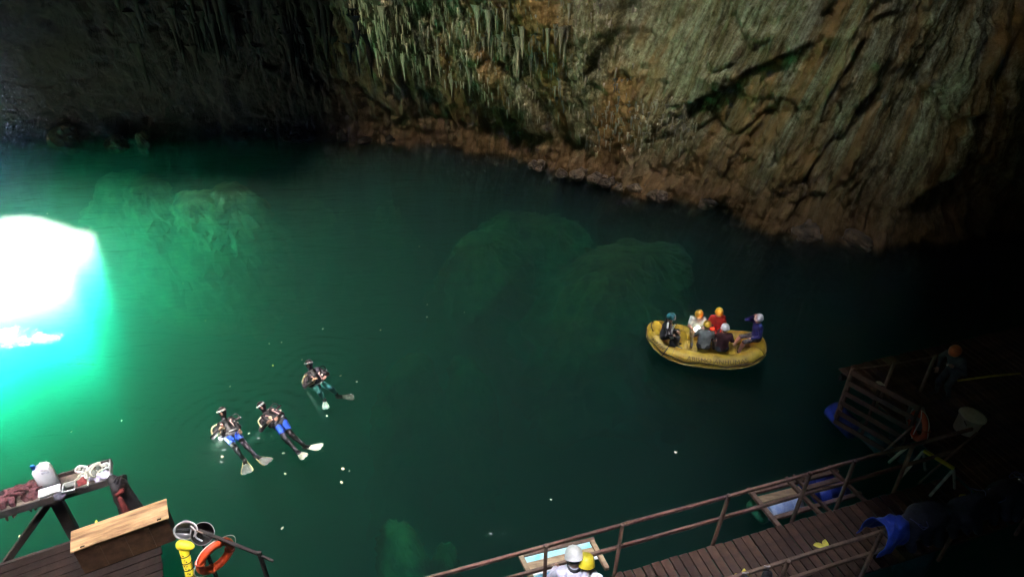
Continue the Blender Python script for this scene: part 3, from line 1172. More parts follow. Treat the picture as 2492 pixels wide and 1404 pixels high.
def make_person(J, label, mats, group, sc=1.0, sleeves=True, shorts=False, helmet=None, hood=False, bulk=1.0, face_fwd=(0, 1, 0), head_up=(0, 0, 1), curl=0.7, hand_mat=None):
    """J: joints in world space. Returns the person (one continuous body) ; helmet is worn and is a child."""
    g = lambda k_: Vector(J[k_])
    b = bulk * sc
    up, pelvis, neck, chest = Vector(head_up), g('pelvis'), g('neck'), g('chest')
    hd = g('head')
    f, u, r_ = basis(face_fwd, up)
    S = []
    A = lambda a, c, ra, rb, m_: S.append((tuple(a), tuple(c), ra * sc, rb * sc, m_))
    shL, shR, hipL, hipR = g('shL'), g('shR'), g('hipL'), g('hipR')
    A(pelvis, chest, 0.125 * bulk, 0.135 * bulk, TOP)
    A(chest, neck.lerp(chest, 0.3), 0.135 * bulk, 0.10 * bulk, TOP)
    A(shL.lerp(chest, 0.25), shR.lerp(chest, 0.25), 0.085 * bulk, 0.085 * bulk, TOP)
    A(chest.lerp(shL, 0.45), pelvis.lerp(hipL, 0.9), 0.095 * bulk, 0.095 * bulk, TOP)
    A(chest.lerp(shR, 0.45), pelvis.lerp(hipR, 0.9), 0.095 * bulk, 0.095 * bulk, TOP)
    A(hipL, hipR, 0.115 * bulk, 0.115 * bulk, LEGS)
    A(neck.lerp(chest, 0.15), hd, 0.055, 0.06, SKIN if not hood else TOP)
    hm = SKIN if not hood else HAIR
    A(hd - u * 0.03, hd + u * 0.03, 0.078, 0.098, hm)
    A(hd + f * 0.02 - u * 0.075 * sc, hd + f * 0.01 + u * 0.01, 0.058, 0.085, SKIN if not hood else HAIR)
    A(hd - f * 0.02 * sc + u * 0.02, hd - f * 0.045 * sc + u * 0.035, 0.085, 0.085, HAIR)
    A(hd + f * 0.088 * sc - u * 0.005, hd + f * 0.112 * sc - u * 0.035 * sc, 0.012, 0.017, SKIN)     # nose
    for s in 'LR':
        sh, el, wr = g('sh' + s), g('el' + s), g('wr' + s)
        A(sh, el, 0.062 * bulk, 0.048 * bulk, TOP)
        if sleeves:
            A(el, wr, 0.047 * bulk, 0.035 * bulk, TOP)
        else:
            S.pop()
            A(sh, sh.lerp(el, 0.62), 0.064 * bulk, 0.060 * bulk, TOP)
            A(sh.lerp(el, 0.6), el, 0.047, 0.042, SKIN)
            A(el, wr, 0.042, 0.030, SKIN)
        hp, kn, an, to = g('hip' + s), g('kn' + s), g('an' + s), g('to' + s)
        A(hp, kn, 0.088 * bulk, 0.060 * bulk, LEGS)
        A(kn, kn.lerp(an, 0.35), 0.058, 0.060, SKIN if shorts else LEGS)
        A(kn.lerp(an, 0.35), an, 0.060, 0.040, SKIN if shorts else LEGS)
        A(an, to, 0.045, 0.036, SHOE)
    V, Q, tg = solid(S, 0.019 * sc)
    V = [Vector(v) for v in V]
    Fc = [tuple(q) for q in Q]
    fm = list(tg)

    def add(data, mi):
        o = len(V)
        V.extend(Vector(v) for v in data[0])
        Fc.extend(tuple(i + o for i in q) for q in data[1])
        fm.extend([mi] * len(data[1]))
    for s, sg in (('L', 1), ('R', -1)):
        wr, el = g('wr' + s), g('el' + s)
        d = (wr - el).normalized()
        nn = Vector(J.get('pn' + s, (0, 0, 1)))
        if abs(nn.normalized().dot(d)) > 0.95:
            nn = Vector((0.3, 0.8, 0.3))
        add(hand_data(wr, d, nn, sg, sc, curl), SKIN if hand_mat is None else hand_mat)
        if not hood:
            add(ball_data(hd + r_ * sg * -0.092 * sc + u * 0.0 - f * 0.005, 0.026 * sc, 8, 6, (0.6, 1, 1.2)), SKIN)
        add(ball_data(hd + f * 0.093 * sc + r_ * sg * 0.034 * sc + u * 0.008 * sc, 0.013 * sc), EYE)
    add(ball_data(hd + f * 0.083 * sc - u * 0.066 * sc, 0.020 * sc, 8, 6, (1.2, 0.7, 0.45)), LIP)
    base = pelvis
    Vl = [v - base for v in V]
    o = link_mesh('person', Vl, Fc, None, None, True, mats=mats, fmat=fm)
    o.location = base
    tag(o, label, 'person', group)
    if helmet is not None:
        hc = hd + u * 0.045 * sc - f * 0.008
        prof = [(0.0, 0.120), (0.035, 0.117), (0.068, 0.105), (0.097, 0.083), (0.117, 0.052), (0.128, 0.018), (0.132, -0.015), (0.134, -0.036), (0.139, -0.044), (0.137, -0.050), (0.126, -0.046), (0.118, 0.0)]
        HV, HF = lathe_data([(a * sc, z_ * sc) for a, z_ in prof], 22)
        Mx = Matrix((r_, f, u)).transposed()
        HV = [Mx @ Vector((v.x * 0.93, v.y * 1.08, v.z)) + hc - base for v in HV]
        hobj = link_mesh('helmet', HV, HF, helmet, o, True)
        # chin strap and its buckle line
        arc = []
        for i in range(11):
            a = math.pi * (0.06 + 0.88 * i / 10)
            arc.append(hc - base + r_ * math.cos(a) * 0.112 * sc - u * math.sin(a) * 0.165 * sc + f * 0.035 * sc * math.sin(a))
        tube('chin_strap', arc, 0.008 * sc, M_STRAP, hobj, 6)
        slots = []
        for kx in (-1, 0, 1):
            c_ = hc - base + u * 0.112 * sc + r_ * kx * 0.05 * sc
            slots.append(tube_data([c_ - f * 0.05 * sc + u * (-abs(kx) * 0.012) * sc, c_ + f * 0.05 * sc + u * (-abs(kx) * 0.012) * sc], 0.007 * sc, 6))
        link_mesh('vent_ridge', *join(slots), helmet, hobj, True)
    return o


def seated(seat, yaw, lean=0.1, head_pitch=0.0, head_yaw=0.0, hands=None, feet=None, sc=1.0, side_lean=0.0, torso=0.50):
    """Joints of a sitting or standing figure. Local frame: x right, y forward, z up, origin at the hip centre."""
    M = Matrix.Translation(seat) @ Matrix.Rotation(yaw, 4, 'Z')
    T = Matrix.Rotation(-lean, 4, 'X') @ Matrix.Rotation(side_lean, 4, 'Y')
    W = lambda p: M @ Vector(p)
    WT = lambda p: M @ (T @ Vector([c * sc for c in p]))
    J = {'pelvis': W((0, 0, 0.02 * sc)), 'chest': WT((0, 0.01, torso * 0.68)), 'neck': WT((0, 0.015, torso))}
    hN = T @ Vector((0, 0.03 * sc, (torso + 0.17) * sc))
    J['head'] = M @ hN
    # x is to the wearer's right, so L is at -x
    J['shL'], J['shR'] = WT((-0.185, 0, torso * 0.93)), WT((0.185, 0, torso * 0.93))
    J['hipL'], J['hipR'] = W((-0.085 * sc, 0, 0)), W((0.085 * sc, 0, 0))
    hands = hands or {}
    feet = feet or {}
    for s, sx in (('L', -1), ('R', 1)):
        h = hands.get(s, (sx * 0.16, 0.30, 0.12))
        pole = hands.get('p' + s, (sx * 0.8, -0.5, -0.5))
        el, wr = ik(J['sh' + s], W([c * sc for c in h]), 0.29 * sc, 0.26 * sc, M.to_3x3() @ Vector(pole))
        J['el' + s], J['wr' + s] = el, wr
        J['pn' + s] = M.to_3x3() @ Vector(hands.get('n' + s, (0, -0.2, 1)))
        ft = feet.get(s, (sx * 0.10, 0.45, -0.38))
        pole = feet.get('p' + s, (sx * 0.25, 0.6, 1.0))
        kn, an = ik(J['hip' + s], W([c * sc for c in ft]), 0.43 * sc, 0.42 * sc, M.to_3x3() @ Vector(pole))
        J['kn' + s], J['an' + s] = kn, an
        fd = M.to_3x3() @ Vector(feet.get('d' + s, (sx * 0.08, 1.0, -0.12))).normalized()
        J['to' + s] = an + fd * 0.16 * sc - Vector((0, 0, 0.02 * sc))
    hp = Matrix.Rotation(head_yaw, 3, 'Z') @ Matrix.Rotation(-head_pitch - lean * 0.4, 3, 'X')
    ff = M.to_3x3() @ (hp @ Vector((0, 1, 0)))
    uu = M.to_3x3() @ (hp @ Vector((0, 0, 1)))
    return J, ff, uu


def cloth(name, c, **k):
    return mat(name, c, k.pop('rough', 0.85), k.pop('var', 0.22), k.pop('scale', 9), k.pop('bump', 0.35), bscale=k.pop('bscale', 22), **k)


def hmat(name, c):
    return mat(name, c, 0.32, 0.14, 7, 0.05, coat=0.3)


H_YEL = hmat('yellow_helmet_shell', (0.72, 0.42, 0.03))
H_WHT = hmat('white_helmet_shell', (0.80, 0.79, 0.72))
H_TEAL = hmat('teal_helmet_shell', (0.03, 0.20, 0.20))
H_ORG = hmat('orange_helmet_shell', (0.75, 0.16, 0.03))
M_SHOE = mat('dark_shoe', (0.03, 0.028, 0.026), 0.7, 0.2, 12, 0.1)
WEAR = lambda top, legs, shoe=None: [M_SKIN, top, legs, shoe or M_SHOE, M_EYE, M_LIP, M_HAIR]

# ------------------------------------------------------------------ the yellow raft
RA = at(1573, 823, 0.32); RB = at(1860, 853, 0.32)
raft_c = (RA + RB) / 2
raft_c.z = 0
raft_yaw = math.atan2(RB.y - RA.y, RB.x - RA.x)
RL = (RB - RA).length / 2
raft = empty('inflatable_raft', raft_c, raft_yaw, 'yellow inflatable raft lettered along its side, carrying six people', 'raft')
RT = 0.215
ra_, rb_ = RL - RT * 0.9, 0.60


def raft_line(t):
    """Centre line of the big tube, t in 0..1 once round; starts at the right-hand end, goes round the far side."""
    a = 2 * math.pi * t
    ca, sa = math.cos(a), math.sin(a)
    e = 0.72
    x = ra_ * math.copysign(abs(ca) ** e, ca)
    y = rb_ * math.copysign(abs(sa) ** e, sa)
    q = abs(x) / ra_
    z = 0.22 + (0.34 if x < 0 else 0.24) * q ** 3.2
    return Vector((x, y, z))


def raft_frame(t):
    p = raft_line(t)
    d = (raft_line(t + 0.004) - raft_line(t - 0.004)).normalized()
    out = Vector((p.x / (ra_ ** 2), p.y / (rb_ ** 2), 0))
    out = (out - d * out.dot(d)).normalized()
    up = Vector((0, 0, 1))
    up = (up - d * up.dot(d))
    up = (up - out * up.dot(out)).normalized()
    return p, d, out, up


def on_raft(t, ang, r=RT):
    p, d, out, up = raft_frame(t)
    rr_ = r * (1 + 0.0)
    return p + (out * math.cos(ang) + up * math.sin(ang)) * rr_


M_RAFT = mat('yellow_raft_rubber', (0.46, 0.32, 0.025), 0.5, 0.3, 3.2, 0.2, bscale=30, col2=(0.24, 0.15, 0.016))
M_RAFTD = mat('worn_raft_floor', (0.38, 0.28, 0.05), 0.6, 0.3, 4, 0.2)
M_INK = mat('worn_black_lettering', (0.030, 0.024, 0.010), 0.7, 0.4, 25, 0, col2=(0.12, 0.085, 0.015))
NT, NA = 96, 16
V, Fc = [], []
for i in range(NT):
    for k in range(NA):
        V.append(on_raft(i / NT, 2 * math.pi * k / NA))
for i in range(NT):
    for k in range(NA):
        i2, k2 = (i + 1) % NT, (k + 1) % NA
        Fc.append((i * NA + k, i2 * NA + k, i2 * NA + k2, i * NA + k2))
hull = link_mesh('hull_tube', V, Fc, M_RAFT, raft, True)
# chafing strake, seams between chambers
link_mesh('rub_strake', *tube_data([on_raft(i / NT, -0.35, RT * 1.01) for i in range(NT)], 0.018, 6, True), M_RAFTD, hull, True)
for t_ in (0.055, 0.20, 0.30, 0.445, 0.555, 0.66, 0.76, 0.945):
    ring = [on_raft(t_, a * math.pi / 10, RT * 1.006) for a in range(20)]
    link_mesh('seam_band', *tube_data(ring, 0.010, 6, True), M_RAFTD, hull, True)
# floor
fl = [raft_line(i / 48) for i in range(48)]
V = [Vector((p.x, p.y, 0.14 + 0.5 * max(0, p.z - 0.26))) for p in fl] + [Vector((p.x * 0.5, p.y * 0.5, 0.12)) for p in fl] + [Vector((0, 0, 0.12))]
Fc = [(i, (i + 1) % 48, 48 + (i + 1) % 48, 48 + i) for i in range(48)] + [(48 + i, 48 + (i + 1) % 48, 96) for i in range(48)]
link_mesh('raft_floor', V, Fc, M_RAFTD, raft, True)
for x_ in (-0.62, 0.72):
    pts = [Vector((x_, y_, 0.27 + 0.02 * (1 - (y_ / 0.6) ** 2))) for y_ in np.linspace(-0.5, 0.5, 9)]
    tube('thwart', pts, 0.15, M_RAFT, raft, 14)
# life line looped along the outside
line = []
for i in range(240):
    t_ = i / 240
    sag = -0.10 + 0.28 * abs(math.cos(math.pi * t_ * 12))
    line.append(on_raft(t_, sag + 0.12, RT + 0.016))
tube('life_line', line, 0.010, M_STRAP, raft, 6, True)
for i in range(12):
    t_ = (i + 0.0) / 12
    p = on_raft(t_, 0.30, RT)
    q, d, out, up = raft_frame(t_)
    V_, F_ = tube_data([p - d * 0.03, p + out * 0.03, p + d * 0.03], 0.010, 6)
    link_mesh('rope_ring', V_, F_, M_STRAP, raft, True)
# strap that crosses the near tube at the bow
strap_t = 0.632
link_mesh('tie_strap', *tube_data([on_raft(strap_t, a, RT + 0.008) for a in np.linspace(-0.9, 2.6, 16)], 0.014, 6), M_STRAP, raft, True)


def text_mesh(body, size, italic=0.0):
    cu = bpy.data.curves.new('lettering', 'FONT')
    cu.body = body
    cu.size = size
    cu.shear = italic
    cu.offset = 0.0
    cu.resolution_u = 3
    ob = bpy.data.objects.new('lettering_source', cu)
    COL.objects.link(ob)
    dg = bpy.context.evaluated_depsgraph_get()
    me = ob.evaluated_get(dg).to_mesh()
    bm = bmesh.new()
    bm.from_mesh(me)
    bmesh.ops.triangulate(bm, faces=bm.faces[:])
    bmesh.ops.subdivide_edges(bm, edges=[e for e in bm.edges if e.calc_length() > size * 0.2], cuts=2)
    V = [v.co.copy() for v in bm.verts]
    bm.verts.index_update()
    Fc = [tuple(v.index for v in f_.verts) for f_ in bm.faces]
    bm.free()
    ob.to_mesh_clear()
    bpy.data.objects.remove(ob, do_unlink=True)
    bpy.data.curves.remove(cu)
    return V, Fc


# arc table of the near side: from bow (t=.5) to stern (t=1)
tt = np.linspace(0.5, 1.0, 400)
arc_p = [raft_line(t) for t in tt]
arc_s = np.concatenate([[0], np.cumsum([(arc_p[i + 1] - arc_p[i]).length for i in range(399)])])


def wrap_text(body, size, s0, ang0, italic=0.0, width=None, flip=1):
    V, Fc = text_mesh(body, size, italic)
    w = max(v.x for v in V)
    kx = (width / w) if width else 1.0
    out = []
    for v in V:
        t = float(np.interp(s0 + v.x * kx, arc_s, tt))
        out.append(on_raft(t, ang0 + v.y / RT, RT + 0.004))
    return out, Fc


s_mid = float(np.interp(0.75, tt, arc_s))
link_mesh('lettering', *wrap_text('ABISMO ANHUMAS', 0.175, s_mid - 0.52, 0.36, 0, 1.60), M_INK, hull)
link_mesh('lettering', *wrap_text('safari', 0.17, s_mid - 1.52, 0.42, 0.35, 0.46), M_INK, hull)
link_mesh('maker_mark', *wrap_text('safari', 0.07, s_mid - 0.50, -0.42, 0, 0.16), M_RAFTD, hull)
link_mesh('maker_mark', *wrap_text('safari', 0.07, s_mid + 0.85, -0.42, 0, 0.16), M_RAFTD, hull)
# carrying handle at the bow
hb = [on_raft(0.5 + k_, 1.15, RT + 0.03) for k_ in np.linspace(-0.03, 0.03, 7)]
tube('bow_handle', hb, 0.014, M_STRAP, raft, 6)

Rz = Matrix.Translation(raft_c) @ Matrix.Rotation(raft_yaw, 4, 'Z')
RW = lambda x, y, z: Rz @ Vector((x, y, z))
XL = lambda px: (px - 1716.0) / 88.0          # raft-local x of a pixel column
near_seat, far_seat = -0.60, 0.60
zs = 0.22 + RT + 0.03
G_R = 'people sitting in the yellow raft'
C_BLK = cloth('black_wetsuit', (0.016, 0.016, 0.018), rough=0.6)
C_MINT = cloth('pale_mint_shirt', (0.50, 0.62, 0.52))
C_GREY = cloth('grey_shirt', (0.20, 0.22, 0.20), scale=5, col2=(0.08, 0.09, 0.08))
C_RED = cloth('red_jacket', (0.40, 0.025, 0.012))
C_MAR = cloth('dark_maroon_shirt', (0.055, 0.014, 0.016))
C_BLUE = cloth('navy_blue_jacket', (0.015, 0.028, 0.17))
C_JEAN = cloth('dark_trousers', (0.05, 0.055, 0.06))
C_PLAID = cloth('patterned_shorts', (0.16, 0.15, 0.14), scale=14, col2=(0.03, 0.035, 0.05), var=0.4)
C_KHAKI = cloth('khaki_trousers', (0.22, 0.17, 0.07))

# guide at the bow, sitting on the near tube and facing along the boat
PS = 0.90
J, ff, uu = seated(RW(XL(1612), -0.36, zs + 0.30), raft_yaw - math.pi / 2, 0.16, 0.25, 0.2, sc=PS, hands={'L': (0.02, 0.36, 0.20), 'R': (0.26, 0.22, 0.20)}, feet={'L': (-0.12, 0.40, -0.34), 'R': (0.06, 0.42, -0.34)})
make_person(J, 'person in black wetsuit and teal helmet leaning over at the bow of the raft', WEAR(C_BLK, C_BLK), G_R, PS, helmet=H_TEAL, face_fwd=ff, head_up=uu)
guide_hands = (J['wrL'].copy(), J['wrR'].copy())
J, ff, uu = seated(RW(XL(1694), 0.45, zs + 0.06), raft_yaw + math.pi, 0.20, 0.75, 0.0, sc=PS, hands={'L': (-0.06, 0.36, 0.13), 'R': (0.07, 0.36, 0.13)}, feet={'L': (-0.10, 0.42, -0.30), 'R': (0.10, 0.42, -0.30)})
make_person(J, 'person in pale mint shirt and yellow helmet looking down at a bright torch', WEAR(C_MINT, C_KHAKI), G_R, PS, sleeves=False, helmet=H_YEL, face_fwd=ff, head_up=uu)
torch_pos = (J['wrL'] + J['wrR']) / 2
J, ff, uu = seated(RW(XL(1707), -0.46, zs + 0.16), raft_yaw - 0.15, 0.12, 0.3, -0.2, sc=PS)
make_person(J, 'person in grey shirt and yellow helmet seen from behind on the near raft tube', WEAR(C_GREY, C_JEAN), G_R, PS, sleeves=False, helmet=H_YEL, face_fwd=ff, head_up=uu, bulk=1.08)
J, ff, uu = seated(RW(XL(1741), 0.45, zs + 0.10), raft_yaw + math.pi + 0.15, 0.05, 0.15, 0.1, sc=PS, hands={'L': (-0.10, 0.30, 0.10), 'R': (0.16, 0.26, 0.16)}, feet={'L': (-0.10, 0.42, -0.30), 'R': (0.10, 0.42, -0.30)})
make_person(J, 'person in red jacket and yellow helmet facing us on the far raft tube', WEAR(C_RED, C_JEAN), G_R, PS, helmet=H_YEL, face_fwd=ff, head_up=uu, bulk=1.1)
red_pos = J['wrR'].copy()
J, ff, uu = seated(RW(XL(1750), -0.46, zs + 0.14), raft_yaw + 0.1, 0.08, 0.05, 0.3, sc=PS, hands={'L': (-0.20, 0.28, 0.25), 'R': (0.16, 0.30, 0.12)})
make_person(J, 'person in dark maroon shirt and white helmet seen from behind on the near raft tube', WEAR(C_MAR, C_JEAN), G_R, PS, helmet=H_WHT, face_fwd=ff, head_up=uu, bulk=1.06)
torch2_pos = J['wrL'].copy()
J, ff, uu = seated(RW(XL(1832), 0.0, zs + 0.30), raft_yaw + math.pi / 2 + 0.25, 0.05, 0.1, 0.4, sc=PS, hands={'R': (0.14, 0.16, 0.68), 'pR': (0.2, 1.0, 0.1), 'nR': (1, 0, 0), 'L': (-0.14, 0.20, 0.05)}, feet={'L': (-0.10, 0.50, -0.48), 'R': (0.12, 0.62, -0.44)})
make_person(J, 'person in blue jacket and white helmet on the raft stern with raised hand', WEAR(C_BLUE, C_PLAID), G_R, PS, helmet=H_WHT, shorts=True, face_fwd=ff, head_up=uu, bulk=1.05)

# paddles held by the guide: two pale shafts meeting at the tube
M_PALE = mat('pale_shaft', (0.85, 0.84, 0.78), 0.4, 0.1, 8, 0.05)
foot_pt = RW(XL(1634), -0.60, zs + 0.02)


def paddle(top, low, label):
    p = empty('paddle', low, 0, label, 'paddle', 'paddles held by the guide')
    mid = top.lerp(low, 0.5) + Vector((-0.06, -0.02, 0))
    pts = [v - low for v in smooth_path([top, mid, low], 6)]
    tube('shaft', pts, 0.027, M_PALE, p, 8)
    tube('grip', [pts[0] - Vector((0.06, 0, 0)), pts[0] + Vector((0.06, 0, 0))], 0.018, M_STRAP, p, 8)
    d = (low - top).normalized()
    bl = []
    for i, (w_, tk) in enumerate([(0.02, 0.018), (0.07, 0.012), (0.085, 0.010), (0.08, 0.008), (0.05, 0.007)]):
        bl.append((d * 0.09 * i, w_, tk))
    V, Fc = [], []
    for c, w_, tk in bl:
        for k in range(8):
            a = 2 * math.pi * k / 8
            V.append(c + Vector((math.cos(a) * w_, math.sin(a) * tk, 0)))
    for i in range(len(bl) - 1):
        for k in range(8):
            k2 = (k + 1) % 8
            Fc.append((i * 8 + k, i * 8 + k2, (i + 1) * 8 + k2, (i + 1) * 8 + k))
    link_mesh('blade', V, Fc, M_STRAP, p, True)


paddle(at(1626, 783, 1.36), at(1634, 824, 0.80), 'pale curved paddle shaft held by the guide in the teal helmet, left one of two')
paddle(at(1642, 788, 1.32), at(1638, 823, 0.80), 'pale paddle shaft held by the guide in the teal helmet, right one of two')


def torch(pos, direction, label, col, power, r=0.035, name='hand_torch', spot=None, strength=30.0, length=0.16, group='hand torches switched on', gl=None):
    """A lit torch: barrel, ring, glowing lens and its own lamp."""
    d = Vector(direction).normalized()
    t = empty(name, pos, 0, label, 'torch', group)
    M_B = mat('torch_barrel', (0.02, 0.02, 0.022), 0.4, 0.1, 10, 0)
    tube('barrel', [-d * length, -d * 0.04, -d * 0.03, -d * 0.005], [0.6 * r, 0.6 * r, r, r], M_B, t, 12)
    tube('bezel_ring', [-d * 0.006, d * 0.004], r * 1.12, M_B, t, 14)
    V, Fc = ball_data((0, 0, 0), gl or r * 0.98, 12, 8)
    link_mesh('lens', V, Fc, glow('torch_glow_' + name + str(round(strength, 4)), col, strength), t, True)
    ld = bpy.data.lights.new('torch_light', 'SPOT' if spot else 'POINT')
    ld.energy = power
    ld.color = col
    ld.shadow_soft_size = r
    if spot:
        ld.spot_size = spot
        ld.spot_blend = 0.5
    lo = bpy.data.objects.new('torch_light', ld)
    lo.location = d * (0.06 + (gl or r))
    lo.rotation_euler = (-d).to_track_quat('Z', 'Y').to_euler()
    COL.objects.link(lo)
    lo.parent = t
    return t


torch(at(1697, 803, 0.66), (0.1, -1, -0.35), 'bright white torch held between the mint and grey shirted rowers', (1.0, 0.96, 0.85), 0.020, 0.06, strength=0.016, gl=0.105)
torch(at(1747, 816, 0.80), (-0.6, -0.5, 0.35), 'small white torch beside the maroon shirted person in the raft', (1.0, 0.98, 0.92), 0.0035, 0.04, strength=0.009)
torch(at(1735, 799, 0.95), (-0.2, -1, 0), 'red lamp glowing against the red jacket in the raft', (1.0, 0.06, 0.02), 0.016, 0.045, strength=0.0045, name='red_lamp', group=None)

# ------------------------------------------------------------------ divers, floating on their backs
M_HOOD = mat('neoprene_hood', (0.015, 0.016, 0.018), 0.5, 0.2, 20, 0.1)
C_SUITB = cloth('blue_suit_panel', (0.02, 0.09, 0.55), rough=0.5)
C_SUITG = cloth('teal_suit', (0.03, 0.19, 0.17), rough=0.5)
M_HOSE = mat('pale_yellow_hose', (0.70, 0.62, 0.36), 0.5, 0.1, 10, 0)
M_BCD = cloth('black_buoyancy_vest', (0.02, 0.018, 0.02), rough=0.7)
M_PINK = mat('pinkish_patch', (0.72, 0.42, 0.38), 0.6, 0.1, 20, 0)
M_MASKB = mat('mask_band', (0.75, 0.68, 0.66), 0.4, 0.1, 10, 0)
M_GLASS = mat('mask_lens', (0.25, 0.42, 0.42), 0.06, 0.05, 5, 0, spec=0.8)
M_FING = mat('grey_fin_blade', (0.20, 0.20, 0.17), 0.5, 0.12, 10, 0.1)
M_FINW = mat('cream_fin_blade', (0.80, 0.78, 0.60), 0.5, 0.1, 10, 0.1)
M_FINY = mat('fin_yellow_edge', (0.72, 0.55, 0.18), 0.5, 0.1, 10, 0)
M_STEEL = mat('steel_fitting', (0.62, 0.62, 0.62), 0.25, 0.1, 10, 0, metal=1.0)


def fin(name, parent, ankle, tip, width, m_blade, m_edge, base, roll=0.0, drop=0.0):
    a, t = Vector(ankle), Vector(tip)
    d = (t - a)
    L = d.length
    d.normalize()
    s = d.cross(Vector((0, 0, 1))).normalized()
    s = (s * math.cos(roll) + d.cross(s) * math.sin(roll)).normalized()
    nn = s.cross(d).normalized()
    V, Fc = [], []
    prof = [(0.0, 0.32), (0.12, 0.40), (0.3, 0.55), (0.6, 0.85), (0.85, 1.0), (1.0, 0.92)]
    cols = 7
    for t_, w_ in prof:
        for k in range(cols):
            q = (k / (cols - 1) - 0.5) * 2
            end = 0.05 * L * (1 - q * q) * (t_ > 0.9)
            V.append(a + d * (L * t_ + end) + s * q * w_ * width / 2 + nn * (0.012 * math.cos(q * 6)) - base)
    n1 = len(V)
    V += [v - nn * 0.008 for v in V[:n1]]
    R_ = len(prof)
    for j in range(R_ - 1):
        for k in range(cols - 1):
            i0 = j * cols + k
            Fc.append((i0, i0 + 1, i0 + cols + 1, i0 + cols))
            Fc.append((n1 + i0, n1 + i0 + cols, n1 + i0 + cols + 1, n1 + i0 + 1))
    f_ = link_mesh(name, V, Fc, m_blade, parent, True)
    for q in (-1, 1):
        pts = [a + d * L * t_ + s * q * w_ * width / 2 - base for t_, w_ in prof]
        tube('rail', pts, 0.012, m_edge, f_, 6)
    tube('foot_pocket', [a - d * 0.10 - base, a - base, a + d * 0.14 - base], [0.045, 0.06, 0.05], M_STRAP, f_, 10)
    return f_


